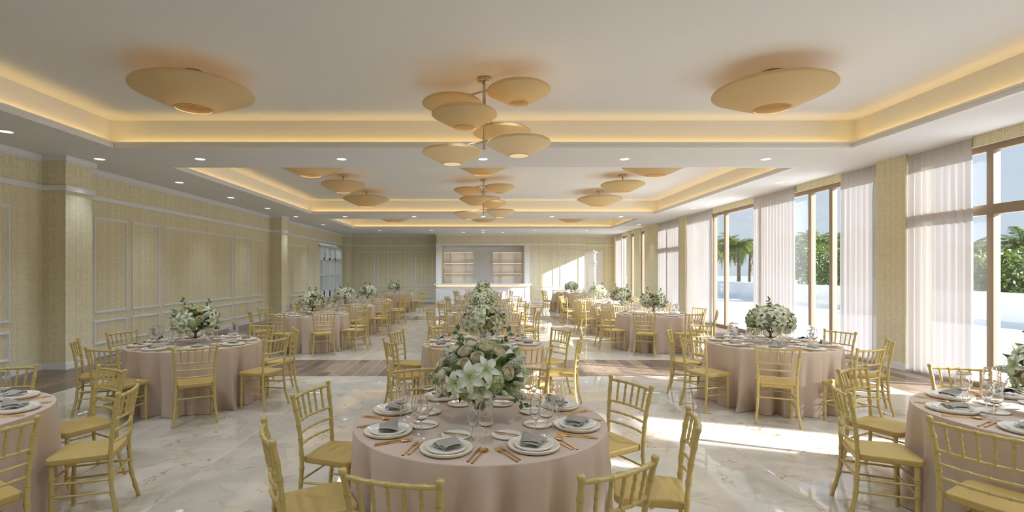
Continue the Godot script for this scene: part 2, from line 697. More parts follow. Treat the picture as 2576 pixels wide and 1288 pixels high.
func build_walls() -> void:
	# panelled wall with its window opening
	var b := Mb.new()
	var xo := LEFT - 0.3
	var wz0 := 23.25
	var wz1 := 27.05
	rb(b, xo, LEFT, 0.0, SOFFIT, NEAR - 0.2, wz0)
	rb(b, xo, LEFT, 3.02, SOFFIT, wz0, wz1)
	rb(b, xo, LEFT, 0.0, SOFFIT, wz1, BACK + 0.3)
	var piers := [[-0.6, 0.0], [8.66, 9.25], [17.93, 18.5], [27.2, BACK]]
	for p in piers:
		rb(b, LEFT, -RIGHT, 0.0, SOFFIT, p[0], p[1])
	var wl := struct("wall_left", b.mesh(M.wallpaper), "woven straw-coloured wallpaper wall with white panel mouldings and pilasters", "wall")
	mouldings_on(wl, [[0.55, 1.5], [1.64, 4.9], [5.04, 5.98], [6.12, 7.03], [7.17, 8.07], [9.805, 10.72], [10.87, 11.8], [11.93, 15.19], [15.33, 16.29], [16.41, 17.36], [19.05, 19.96], [20.1, 21.7], [21.85, 22.75]], LEFT, "left")
	# horizontal bands: cornice, picture rail, baseboard following the pilasters
	for bd in [["cornice", 3.53, SOFFIT, 0.05], ["picture_rail", 3.03, 3.12, 0.035], ["baseboard_left", 0.0, 0.1, 0.018]]:
		var m := Mb.new()
		var d := NEAR
		for p in piers:
			if not (bd[0] == "baseboard_left" and d > 18.0 and d < 19.0):
				rb(m, LEFT, LEFT + bd[3], bd[1], bd[2], d, p[0])
			else:
				rb(m, LEFT, LEFT + bd[3], bd[1], bd[2], d, wz0)
			rb(m, LEFT, -RIGHT + bd[3], bd[1], bd[2], p[0] - bd[3], p[0])
			rb(m, -RIGHT, -RIGHT + bd[3], bd[1], bd[2], p[0], p[1])
			rb(m, LEFT, -RIGHT + bd[3], bd[1], bd[2], p[1], p[1] + (bd[3] if p[1] < BACK else 0.0))
			d = p[1]
		if bd[0] == "cornice":      # a stepped under-edge
			var dd := NEAR
			for p in piers:
				rb(m, LEFT, LEFT + 0.025, 3.505, 3.53, dd, p[0])
				rb(m, -RIGHT, -RIGHT + 0.025, 3.505, 3.53, p[0], p[1])
				dd = p[1]
		if bd[0] == "baseboard_left":
			struct("baseboard_left", m.mesh(M.trim), "white baseboard along the panelled wallpaper wall", "baseboard")
		else:
			part(bd[0], m.mesh(M.trim), wl)

	# end wall: set-back bays either side of the bar front
	var e := Mb.new()
	rb(e, LEFT - 0.3, -2.42, 0, SOFFIT, BACK, BACK + 0.3)
	rb(e, 5.27, RIGHT + 0.45, 0, SOFFIT, BACK, BACK + 0.3)
	# bar front wall
	rb(e, 2.42, 5.27, 0, SOFFIT, 26.63, BACK + 0.3)
	rb(e, -2.42, 2.42, 3.03, SOFFIT, 26.63, 27.0)
	rb(e, -2.42, -2.16, 0, 3.03, 26.65, 28.4)
	rb(e, 2.16, 2.42, 0, 3.03, 26.65, 28.4)
	var wb := struct("wall_back", e.mesh(M.wallpaper), "straw wallpaper end wall with white mouldings around the bar niche", "wall")
	mouldings_on(wb, [[-6.85, -5.85], [-5.70, -3.85], [-3.68, -2.71]], BACK, "back")
	mouldings_on(wb, [[2.70, 3.68], [4.01, 5.0]], 26.63, "back")
	var nb := Mb.new()
	rb(nb, -2.16, 2.16, 0, SOFFIT, 28.35, 28.6)
	rb(nb, -2.16, 2.16, 3.03, 3.1, 26.9, 28.4)
	part("niche_lining", nb.mesh(M.white), wb)
	for bd in [["cornice", 3.53, SOFFIT, 0.05], ["picture_rail", 3.03, 3.12, 0.035], ["baseboard_back", 0.0, 0.1, 0.018]]:
		var m := Mb.new()
		rb(m, -RIGHT, -2.42, bd[1], bd[2], BACK - bd[3], BACK)
		if bd[0] != "baseboard_back":
			rb(m, -2.42 - bd[3], 5.27 + bd[3], bd[1], bd[2], 26.63 - bd[3], 26.63)
			rb(m, 5.27 + bd[3], RIGHT, bd[1], bd[2], BACK - bd[3], BACK)
		else:
			rb(m, 2.42, 5.27 + bd[3], bd[1], bd[2], 26.63 - bd[3], 26.63)
			rb(m, 5.27 + bd[3], 5.5, bd[1], bd[2], BACK - bd[3], BACK)
			rb(m, 6.41, RIGHT, bd[1], bd[2], BACK - bd[3], BACK)
		rb(m, -2.42 - bd[3], -2.42, bd[1], bd[2], 26.63, BACK)
		rb(m, 5.27, 5.27 + bd[3], bd[1], bd[2], 26.63, BACK)
		if bd[0] == "baseboard_back":
			struct("baseboard_back", m.mesh(M.trim), "white baseboard along the end wall beside the bar", "baseboard")
		else:
			part(bd[0], m.mesh(M.trim), wb)
	for s in [-1.0, 1.0]:
		part("niche_pilaster", rbm(s * 2.16, s * 2.44, 0.0, 3.03, 26.60, 26.64, M.white), wb)

	# door in the window-side bay
	var dr := Node3D.new()
	dr.name = "door_1"
	add_child(dr)
	dr.set_meta("kind", "structure")
	tag(dr, "white panelled service door with a transom panel beside the bar wall", "door")
	var f := Mb.new()
	rb(f, 5.46, 5.54, 0, 2.74, BACK - 0.04, BACK)
	rb(f, 6.37, 6.45, 0, 2.74, BACK - 0.04, BACK)
	rb(f, 5.54, 6.37, 2.66, 2.74, BACK - 0.04, BACK)
	rb(f, 5.54, 6.37, 2.12, 2.19, BACK - 0.04, BACK)
	part("door_frame", f.mesh(M.trim), dr)
	part("door_leaf", rbm(5.54, 6.37, 0, 2.12, BACK - 0.018, BACK, M.white), dr)
	part("transom_panel", rbm(5.54, 6.37, 2.19, 2.66, BACK - 0.018, BACK, M.white), dr)
	for hh in [[0.15, 0.95], [1.08, 2.0]]:
		part("panel_moulding", frame_mesh(0.6, hh[1] - hh[0], 0.03, M.white), dr, Vector3(5.655, hh[0], -(BACK - 0.018)))
	var kb := Mb.new()
	kb.lathe([[0.0, -0.05], [0.012, -0.05], [0.012, -0.03], [0.026, -0.02], [0.03, -0.005], [0.0, 0.002]], 12)
	part("door_knob", kb.mesh(M.chrome), dr, Vector3(5.62, 1.0, -(BACK - 0.06)), Vector3(PI / 2.0, 0, 0))

	# wall behind the camera
	struct("wall_front", rbm(LEFT - 0.3, RIGHT + 0.45, 0, SOFFIT, NEAR - 0.2, NEAR, M.wallpaper), "straw wallpaper wall closing the open end of the hall", "wall")

	# glazed door unit in the panelled wall
	var wn := Node3D.new()
	wn.name = "window_1"
	add_child(wn)
	wn.set_meta("kind", "structure")
	tag(wn, "white glazed double door with sidelights and transoms in panelled wall", "window")
	var xf := LEFT - 0.12
	var cols := [wz0, 24.25, 25.15, 26.05, wz1]
	var fr := Mb.new()
	rb(fr, xf - 0.1, LEFT + 0.02, 0, 2.9, wz0, wz0 + 0.08)
	rb(fr, xf - 0.1, LEFT + 0.02, 0, 2.9, wz1 - 0.08, wz1)
	rb(fr, xf - 0.1, LEFT + 0.02, 2.82, 2.9, wz0, wz1)
	rb(fr, xf - 0.08, xf + 0.06, 2.2, 2.32, wz0, wz1)
	rb(fr, xf - 0.08, xf + 0.06, 0.0, 0.75, wz0, wz1)
	for k in [1, 2, 3]:
		rb(fr, xf - 0.08, xf + 0.06, 0.0, 2.85, cols[k] - 0.09, cols[k] + 0.09)
	for k in 4:
		rb(fr, xf - 0.04, xf + 0.02, 1.46, 1.51, cols[k], cols[k + 1])
		var mc: float = (cols[k] + cols[k + 1]) / 2.0
		rb(fr, xf - 0.04, xf + 0.02, 0.75, 2.2, mc - 0.02, mc + 0.02)
	part("window_frame", fr.mesh(M.white), wn)
	for k in 4:
		for hh in [[0.75, 2.2], [2.32, 2.82]]:
			part("pane", rbm(xf - 0.012, xf - 0.008, hh[0], hh[1], cols[k] + 0.09, cols[k + 1] - 0.09, M.pane), wn)
	# shallow light court behind it
	var lc := Mb.new()
	rb(lc, LEFT - 2.2, LEFT - 2.0, -0.1, 4.6, wz0 - 1.4, wz1 + 1.4)
	rb(lc, LEFT - 2.2, LEFT - 0.3, -0.1, 4.6, wz0 - 1.5, wz0 - 1.4)
	rb(lc, LEFT - 2.2, LEFT - 0.3, -0.1, 4.6, wz1 + 1.4, wz1 + 1.5)
	rb(lc, LEFT - 2.2, LEFT - 0.3, -0.2, -0.1, wz0 - 1.5, wz1 + 1.5)
	struct("wall_court", lc.mesh(mat(rgb8(186, 196, 192), 0.8)), "pale grey wall of the small court behind the glazed door", "wall")


# ---------------------------------------------------------------- windows
func window_unit(n: int, d0: float, d1: float, posts: Array, transom: bool, label: String) -> void:
	var w := Node3D.new()
	w.name = "window_%d" % n
	add_child(w)
	w.set_meta("kind", "structure")
	tag(w, label, "window")
	var xa := 7.18
	var xb := 7.28
	part("window_sill", rbm(xa - 0.03, xb + 0.03, 0.0, 0.07, d0, d1, M.frame), w)
	part("window_head", rbm(xa, xb, 3.37, 3.46, d0, d1, M.frame), w)
	var edges := [d0]
	for p in posts:
		part("mullion", rbm(xa, xb, 0.07, 3.37, p - 0.05, p + 0.05, M.frame), w)
		edges.append(p)
	edges.append(d1)
	part("jamb", rbm(xa, xb, 0.07, 3.37, d0, d0 + 0.05, M.frame), w)
	part("jamb", rbm(xa, xb, 0.07, 3.37, d1 - 0.05, d1, M.frame), w)
	if transom:
		part("transom_bar", rbm(xa - 0.01, xb + 0.01, 2.47, 2.61, d0, d1, M.frame), w)
	for k in edges.size() - 1:
		var a: float = edges[k] + 0.05
		var b: float = edges[k + 1] - 0.05
		var hs := [[0.07, 2.47], [2.61, 3.37]] if transom else [[0.07, 3.37]]
		for hh in hs:
			var q := Mb.new()
			q.quad(Vector3(7.23, hh[0], -b), Vector3(7.23, hh[1], -b), Vector3(7.23, hh[1], -a), Vector3(7.23, hh[0], -a))
			part("pane", q.mesh(M.pane), w)


func build_windows() -> void:
	var b := Mb.new()
	var xo := RIGHT + 0.45
	var open := [[-1.3, 8.56], [9.19, 17.86], [18.46, 20.72], [22.4, 23.14], [23.92, 24.7], [25.1, 27.35]]
	var d: float = NEAR - 0.2
	for o in open:
		rb(b, RIGHT, xo, 0, SOFFIT, d, o[0])
		rb(b, RIGHT + 0.06, xo, 3.46, SOFFIT, o[0], o[1])
		d = o[1]
	rb(b, RIGHT, xo, 0, SOFFIT, d, BACK + 0.3)
	struct("wall_right", b.mesh(M.wallpaper), "straw wallpaper piers and headers between tall windows", "wall")
	var bb := Mb.new()
	d = NEAR
	for o in open:
		rb(bb, RIGHT - 0.018, RIGHT, 0, 0.1, d, o[0])
		if d > 0.0:
			rb(bb, RIGHT - 0.018, RIGHT + 0.12, 0, 0.1, d - 0.018, d)
		d = o[1]
	rb(bb, RIGHT - 0.018, RIGHT, 0, 0.1, d, BACK)
	struct("baseboard_right", bb.mesh(M.trim), "white baseboard along the wallpaper piers between windows", "baseboard")
	window_unit(2, -1.3, 8.56, [0.9, 2.9, 5.1, 7.25], true, "taupe framed glazed doors with transoms farthest from the bar")
	window_unit(3, 9.19, 17.86, [10.57, 11.25, 13.1, 15.2, 15.95], false, "taupe framed full-height sliding windows between two wallpaper piers")
	window_unit(4, 18.46, 20.72, [19.75], true, "curtained glazed door with transom beyond the sliding windows")
	window_unit(5, 22.4, 23.14, [], false, "narrow slit window farther from the bar end wall")
	window_unit(6, 23.92, 24.7, [], false, "narrow slit window closer to the bar end wall")
	window_unit(7, 25.1, 27.35, [26.2], false, "curtained window in the corner by the bar end wall")


func curtain_mesh(d0: float, d1: float, x: float, m: Material, seed_: int, amp := 0.035) -> ArrayMesh:
	var r := RandomNumberGenerator.new()
	r.seed = seed_
	var len := d1 - d0
	var cols := int(maxf(16, len / 0.0165))
	var ph := []
	for k in 4:
		ph.append(r.randf() * TAU)
	var rows := []
	for yk in [0.015, 0.4, 1.0, 1.7, 2.4, 3.0, 3.4, 3.56, 3.615]:
		var row := PackedVector3Array()
		var top: float = clampf((3.62 - yk) / 0.5, 0.35, 1.0)
		for c in cols + 1:
			var u: float = float(c) / cols
			var dd := d0 + u * len
			var a := dd * TAU / 0.13 + 1.6 * sin(dd * 2.3 + ph[0]) + 0.15 * sin(yk * 1.7 + ph[1] + dd * 3.0)
			var fold := sin(a) * (0.65 + 0.35 * sin(dd * 5.1 + ph[2])) + 0.25 * sin(a * 2.7 + ph[3])
			var squeeze := 0.02 * sin(yk * 0.9) * (u - 0.5)
			row.append(Vector3(x + fold * amp * top, yk, -(dd + squeeze)))
		rows.append(row)
	var b := Mb.new()
	b.grid(rows)
	return b.mesh(m)


func build_curtains() -> void:
	var rail := [[-1.3, 2.1], [2.42, 3.19], [4.0, 6.38], [7.43, 8.54], [9.21, 10.16], [11.65, 13.45], [15.9, 17.84], [18.48, 20.7], [26.2, 27.3]]
	var lab := [
		"sheer white curtain at the open end of the window wall",
		"narrow gathered sheer curtain beside the end glazed doors",
		"wide sheer white curtain across the middle of the end glazed doors",
		"sheer white curtain gathered between the transom door and wallpaper pier",
		"sheer white curtain beyond the wallpaper pier, at the sliding windows' edge",
		"sheer white curtain hanging between the two clear sliding window openings",
		"sheer white curtain gathered at the sliding windows' bar end",
		"sheer white curtain covering the transom door near the slit windows",
		"sheer white curtain in the corner by the bar end wall",
	]
	for k in rail.size():
		var c := thing("curtain", Vector3.ZERO, lab[k], "curtain", "sheer curtains along the window wall")
		part("drape", curtain_mesh(rail[k][0], rail[k][1], 7.10, M.curtain, 100 + k), c)
		part("heading_tape", rbm(7.085, 7.115, 3.595, 3.62, rail[k][0], rail[k][1], M.white), c)


# ---------------------------------------------------------------- bar
func build_bar() -> void:
	var c := thing("bar_counter", Vector3(0, 0, -26.4), "white panelled bar counter with a lit ledge before the shelf niche", "bar counter")
	part("body", rbm(-2.42, 2.42, 0, 0.96, -0.12, 0.18, M.white), c)
	part("worktop", rbm(-2.5, 2.5, 0.96, 1.03, -0.24, 0.19, M.white), c)
	part("plinth", rbm(-2.43, 2.43, 0, 0.1, -0.14, -0.12, M.trim), c)
	for k in 5:
		part("panel_moulding", frame_mesh(0.80, 0.58, 0.035, M.trim), c, Vector3(-2.2 + k * 0.90, 0.22, 0.12))
	part("light_strip", rbm(-2.4, 2.4, 0.945, 0.96, -0.15, -0.13, M.shelf_led), c)
	var al := AreaLight3D.new()
	al.name = "ledge_light"
	al.area_size = Vector2(4.8, 0.03)
	al.light_color = rgb8(255, 214, 150)
	al.light_energy = 0.22
	al.area_range = 12.0
	al.shadow_enabled = true
	c.add_child(al)
	al.position = Vector3(0, 0.94, 0.14)
	al.rotation.x = -PI / 2.0
	var s := thing("bar_shelving", Vector3(0, 0, -27.96), "white built-in back bar shelving with lit shelves in the niche", "shelving")
	var w: Material = M.white
	part("back_panel", rbm(-2.15, 2.15, 0.0, 3.02, 0.34, 0.37, w), s)
	part("fascia", rbm(-2.15, 2.15, 2.72, 3.02, 0.0, 0.34, w), s)
	part("base_cabinet", rbm(-2.15, 2.15, 0, 1.0, 0.0, 0.34, w), s)
	part("centre_panel", rbm(-0.5, 0.5, 1.0, 2.72, 0.06, 0.10, w), s)
	part("panel_moulding", frame_mesh(0.78, 0.9, 0.03, w), s, Vector3(-0.39, 1.12, -0.06))
	part("panel_moulding", frame_mesh(0.9, 0.5, 0.03, w), s, Vector3(-0.45, 2.14, -0.06))
	for x in [-2.13, -1.735, -0.955, -0.52, 0.52, 0.955, 1.735, 2.13]:
		part("upright", rbm(x - 0.02, x + 0.02, 1.0, 2.72, 0.0, 0.34, w), s)
	for sd in [-1.0, 1.0]:
		for y in [1.55, 2.11, 2.69]:
			if y < 2.6:
				part("shelf", rbm(sd * 0.54, sd * 2.11, y, y + 0.03, 0.02, 0.34, w), s)
			part("light_strip", rbm(sd * 0.54, sd * 2.11, y - 0.014, y, 0.02, 0.035, M.shelf_led), s)
			var a := AreaLight3D.new()
			a.name = "shelf_light"
			a.area_size = Vector2(1.55, 0.02)
			a.light_color = rgb8(255, 236, 208)
			a.light_energy = 0.16
			a.area_range = 8.0
			a.shadow_enabled = true
			s.add_child(a, true)
			a.position = Vector3(sd * 1.32, y - 0.02, -0.04)
			a.rotation.x = -PI / 2.0


# ---------------------------------------------------------------- outside
func frond_mesh(len: float, droop: float, m: Material, seed_: int) -> ArrayMesh:
	var r := RandomNumberGenerator.new()
	r.seed = seed_
	var b := Mb.new()
	var pts := []
	for k in 11:
		var t := k / 10.0
		pts.append(Vector3(0, sin(t * 1.9) * len * 0.32 - droop * t * t * len, -t * len * 0.9))
	var rad := []
	for k in 11:
		rad.append(0.02 * (1.0 - k / 11.0) + 0.004)
	b.tube(pts, rad, 5, false)
	for k in 46:
		var t := 0.14 + 0.86 * k / 46.0
		var f := t * 10.0
		var a: Vector3 = pts[int(f)].lerp(pts[mini(int(f) + 1, 10)], fmod(f, 1.0))
		var l := len * 0.30 * sin(PI * (0.15 + 0.8 * t)) * r.randf_range(0.8, 1.1)
		for s in [-1.0, 1.0]:
			var tip := a + Vector3(s * l * 0.85, -l * r.randf_range(0.25, 0.6), -l * 0.55)
			var mid := a.lerp(tip, 0.5) + Vector3(0, l * 0.1, 0)
			var w := Vector3(0, 0.004, 0.024)
			b.quad(a - w, mid - w * 1.1, mid + w * 1.1, a + w)
			b.tri(mid - w, tip, mid + w)
	return b.mesh(m)


func build_outside() -> void:
	var t := struct("terrace_floor", rbm(RIGHT + 0.45, 17.8, -0.3, 0.0, -12, 60, M.terrace), "sunlit white terrace paving outside the windows", "terrace")
	t.set_meta("kind", "structure")
	var p := Mb.new()
	rb(p, 17.4, 17.7, 0.0, 0.9, -12, 60)
	rb(p, 17.34, 17.76, 0.9, 0.95, -12, 60)
	struct("wall_parapet", p.mesh(M.terrace), "low white parapet wall along the terrace edge", "wall")
	struct("ground", rbm(17.7, 60, -3.4, -3.0, -40, 120, M.lawn), "pale ground beyond the terrace parapet", "ground")
	struct("sea", rbm(60, 560, -4.0, -3.4, -500, 560, M.sea), "pale blue sea beyond the palms", "sea")
	var fr := []
	for k in 4:
		fr.append(frond_mesh(2.3, [0.25, 0.5, 0.75, 0.95][k], M.palm if k % 2 == 0 else M.palm2, 40 + k))
	# dense broadleaf trees close to the parapet: [x, depth, crown middle, width, height]
	var bushes := [[19.3, 18.9, 1.2, 1.45, 1.6], [19.4, 21.9, 0.9, 1.4, 1.5], [19.3, 27.4, 1.4, 1.4, 1.8], [19.3, 30.4, 2.0, 1.5, 2.0], [19.4, 15.9, 0.9, 1.4, 1.5]]
	var bwhere := ["second", "third", "fourth", "fifth", "first"]
	for k in bushes.size():
		var q: Array = bushes[k]
		var o := thing("leafy_tree", Vector3(q[0], -3.0, -q[1]), "dense dark broadleaf tree against the parapet, %s from the open end" % bwhere[k], "tree", "broadleaf trees at the parapet")
		var tb := Mb.new()
		tb.tube([Vector3.ZERO, Vector3(0.1, 1.5, 0.05), Vector3(0.0, 3.0 + q[2], 0)], [0.16, 0.12, 0.07], 8)
		part("trunk", tb.mesh(M.bark), o)
		var cb := Mb.new()
		for j in 3600:
			var u := Vector3(rng.randfn(), rng.randfn(), rng.randfn()).normalized()
			var rr := pow(rng.randf(), 0.4) * (0.82 + 0.18 * sin(u.x * 7.0 + k) * sin(u.y * 6.0) + 0.1 * sin(u.z * 11.0))
			var at := Vector3(u.x * q[3], u.y * q[4], u.z * q[3]) * rr + Vector3(0, 3.0 + q[2], 0)
			var bs := aim(Vector3(rng.randfn(), rng.randfn() * 0.6, rng.randfn()).normalized(), rng.randf() * TAU)
			var l := rng.randf_range(0.13, 0.24)
			cb.quad(at, at + bs * Vector3(0.045, l * 0.5, 0.01), at + bs * Vector3(0, l, 0), at + bs * Vector3(-0.045, l * 0.5, 0.01))
		part("foliage", cb.mesh(M.palm), o)
	# palms in three lines past the parapet
	var lines := ["first", "second", "third"]
	var ord := ["first", "second", "third", "fourth", "fifth", "sixth", "seventh", "eighth", "ninth", "tenth", "eleventh", "twelfth", "thirteenth", "fourteenth"]
	var spots := []
	for ln in 3:
		var px: float = [20.4, 24.9, 29.4][ln]
		for j in 13:
			var d: float = 63.0 - j * 4.45 - (2.1 if ln == 1 else 0.0)
			if ln == 0 and bushes.any(func(q): return absf(q[1] - d) < 2.9):
				continue
			var tall: float = lerpf(0.9, 3.4, smoothstep(19.0, 42.0, d)) + [0.0, 0.5, 0.9][ln] + rng.randf_range(-0.5, 0.5)
			spots.append([px + rng.randf_range(-0.25, 0.25), d + rng.randf_range(-0.2, 0.2), tall, rng.randf_range(0.76, 0.86), "%s palm from the bar end" % ord[j], ln])
	for k in spots.size():
		var s: Array = spots[k]
		var o := thing("palm_tree", Vector3(s[0], -3.0, -s[1]), "feathery green palm tree, %s line past the parapet, %s" % [lines[s[5]], s[4]], "palm tree", "palms past the parapet", rng.randf() * TAU)
		var h: float = s[2] + 3.0
		var tb := Mb.new()
		var path := []
		var rad := []
		for j in 9:
			var u := j / 8.0
			path.append(Vector3(0.35 * sin(u * 1.5), h * u, 0.2 * u * u))
			rad.append(0.17 - 0.07 * u + (0.008 if j % 2 else 0.0))
		tb.tube(path, rad, 9)
		part("trunk", tb.mesh(M.bark), o)
		var top: Vector3 = path[8]
		for j in 26:
			var q := MeshInstance3D.new()
			q.name = "frond"
			q.mesh = fr[(j * 3 + k) % 4]
			var tilt := rng.randf_range(-0.65, 0.75)
			q.transform = Transform3D(Basis.from_euler(Vector3(tilt, j * TAU * 0.382 + rng.randf() * 0.3, 0)).scaled(Vector3.ONE * s[3] * rng.randf_range(0.85, 1.1)), top)
			o.add_child(q, true)


# ---------------------------------------------------------------- lamps
func shade_mesh(rim: float, hole: float, drop: float, lip: float, seg: int) -> ArrayMesh:
	# bowl: from the bottom opening out to the rim, then a short lip curling in and up; pleated
	var b := Mb.new()
	var prof := [[hole, -drop]]
	for k in 6:
		var t := (k + 1) / 6.0
		prof.append([lerpf(hole, rim, t), lerpf(-drop, -0.012, pow(t, 1.06))])
	prof.append([rim * 1.004, 0.0])
	prof.append([rim * 0.985, lip * 0.45])
	prof.append([rim * 0.90, lip])
	var rows := []
	for p in prof:
		var row := PackedVector3Array()
		for k in seg:
			var t := TAU * k / seg
			var rr: float = p[0] + (0.0022 if k % 2 else -0.0022)
			row.append(Vector3(cos(t) * rr, p[1] - (0.0018 if k % 2 else 0.0), sin(t) * rr))
		rows.append(row)
	b.grid(rows, true)
	return b.mesh(M.shade)


func ring_mesh(r: float, y: float, th: float, m: Material) -> ArrayMesh:
	var b := Mb.new()
	b.lathe([[r - th, y - th], [r + th, y - th], [r + th, y + th], [r - th, y + th], [r - th, y - th]], 48)
	return b.mesh(m)


func glow(parent: Node3D, at: Vector3, energy: float) -> void:
	var b := Mb.new()
	b.lathe([[0.0, -0.045], [0.022, -0.038], [0.03, -0.015], [0.022, 0.012], [0.012, 0.03], [0.0, 0.032]], 10)
	part("bulb", b.mesh(M.bulb), parent, at)
	var l := OmniLight3D.new()
	l.name = "bulb_light"
	l.light_color = rgb8(255, 202, 132)
	l.light_energy = energy
	l.light_size = 0.03
	l.omni_range = 30.0
	l.omni_attenuation = 2.0
	l.shadow_enabled = true
	parent.add_child(l, true)
	l.position = at


# the light that leaves a bowl through its bottom opening
func bowl_beam(parent: Node3D, at: Vector3, size: float, energy: float) -> void:
	var l := SpotLight3D.new()
	l.name = "bowl_beam"
	l.light_color = rgb8(216, 234, 255)
	l.light_energy = energy
	l.light_size = size
	l.spot_angle = 74.0
	l.spot_angle_attenuation = 0.7
	l.spot_range = 30.0
	l.spot_attenuation = 2.0
	l.shadow_enabled = true
	parent.add_child(l, true)
	l.position = at
	l.rotation.x = -PI / 2.0


func build_lamps() -> void:
	var big := shade_mesh(0.68, 0.21, 0.215, 0.05, 220)
	var mid := shade_mesh(0.545, 0.18, 0.19, 0.045, 200)
	var small := shade_mesh(0.385, 0.12, 0.155, 0.04, 150)
	var rimb := ring_mesh(0.21, -0.215, 0.005, M.shade)
	var rimm := ring_mesh(0.18, -0.19, 0.005, M.shade)
	var rims := ring_mesh(0.12, -0.155, 0.004, M.shade)
	# flush ceiling lamps: [x, depth, large?]
	var spots := [
		[-3.53, 6.25, 1, "end tray, panel-wall side, towards the bar"], [3.53, 6.25, 1, "end tray, window side, towards the bar"],
		[-3.54, 3.25, 0, "end tray, panel-wall side, the smaller one"], [3.54, 3.25, 0, "end tray, window side, the smaller one"],
		[-3.57, 1.28, 1, "end tray, panel-wall side, farthest from the bar"], [3.57, 1.28, 1, "end tray, window side, farthest from the bar"],
		[0.0, 1.28, 0, "end tray, on the centre line"],
		[-3.57, 10.6, 1, "middle tray, panel-wall side, first past the ceiling band"], [3.57, 10.6, 1, "middle tray, window side, first past the ceiling band"],
		[0.0, 10.6, 0, "middle tray, on the centre line before the chandelier"], [-3.54, 12.97, 0, "middle tray, panel-wall side, the smaller one"],
		[3.54, 12.97, 0, "middle tray, window side, the smaller one"], [-3.55, 15.57, 1, "middle tray, panel-wall side, towards the bar"],
		[3.55, 15.57, 1, "middle tray, window side, towards the bar"], [0.0, 15.57, 0, "middle tray, on the centre line past the chandelier"],
		[-3.6, 20.7, 1, "bar tray, panel-wall side"], [0.0, 20.7, 1, "bar tray, on the centre line"], [3.6, 20.7, 1, "bar tray, window side"],
	]
	for s in spots:
		var y := EYE + 2.2
		var o := thing("ceiling_lamp", Vector3(s[0], y, -s[1]), "tan pleated bowl lamp, " + s[3], "ceiling lamp", "pleated bowl ceiling lamps")
		part("shade", big if s[2] else mid, o)
		part("shade_rim", rimb if s[2] else rimm, o)
		var st := Mb.new()
		st.lathe([[0.0, -0.02], [0.09, -0.02], [0.09, 0.0], [0.02, 0.012], [0.02, 0.19], [0.11, 0.205], [0.11, UPPER - y], [0.0, UPPER - y]], 20)
		part("stem", st.mesh(M.chrome), o)
		var w := Mb.new()
		for k in 3:
			var t := TAU * k / 3.0
			var rr := 0.66 if s[2] else 0.525
			w.tube([Vector3.ZERO, Vector3(cos(t) * rr, 0.0, sin(t) * rr)], [0.004, 0.004], 5)
		part("spider", w.mesh(M.chrome), o)
		glow(o, Vector3(0, -0.07, 0), 0.06 if s[2] else 0.05)
		bowl_beam(o, Vector3(0, -0.24 if s[2] else -0.21, 0), 0.18 if s[2] else 0.15, 2.5 if s[2] else 1.9)
	# chandeliers: six bowls on three crossing arms
	for d in [6.47, 13.57]:
		var o := thing("chandelier", Vector3(0.015, UPPER, -d), "six-bowl pleated chandelier on a metal rod, %s tray" % ("end" if d < 8 else "middle"), "chandelier", "six-bowl chandeliers")
		var cm := Mb.new()
		cm.lathe([[0.0, -0.05], [0.075, -0.05], [0.092, -0.035], [0.092, -0.012], [0.085, 0.0], [0.0, 0.0]], 32)
		part("canopy", cm.mesh(M.chrome), o)
		var rm := Mb.new()
		rm.lathe([[0.0, -0.905], [0.016, -0.9], [0.02, -0.89], [0.02, -0.87], [0.017, -0.865], [0.017, -0.36], [0.021, -0.355], [0.021, -0.05], [0.0, -0.05]], 18)
		part("rod", rm.mesh(M.chrome), o)
		var arms := [[0.10, Vector2(0.42, -0.24)], [0.44, Vector2(0.235, 0.39)], [0.74, Vector2(0.42, -0.24)]]
		for a in arms:
			for s in [1.0, -1.0]:
				var v: Vector2 = a[1]
				var end := Vector3(v.x * s, -2.44 + [2.2, 1.865, 1.563][arms.find(a)] + 0.05, -v.y * s)
				var am := Mb.new()
				am.tube([Vector3(0, end.y + 0.03, 0), end], [0.011, 0.011], 10)
				var arm := part("arm", am.mesh(M.chrome), o)
				var bowl := part("shade", small, o, end + Vector3(0, -0.05, 0))
				part("shade_rim", rims, bowl)
				var hub := Mb.new()
				hub.lathe([[0.0, -0.02], [0.03, -0.02], [0.03, 0.03], [0.015, 0.06], [0.0, 0.06]], 14)
				part("socket", hub.mesh(M.chrome), bowl)
				glow(bowl, Vector3(0, -0.06, 0), 0.025)
				bowl_beam(bowl, Vector3(0, -0.17, 0), 0.1, 0.3)


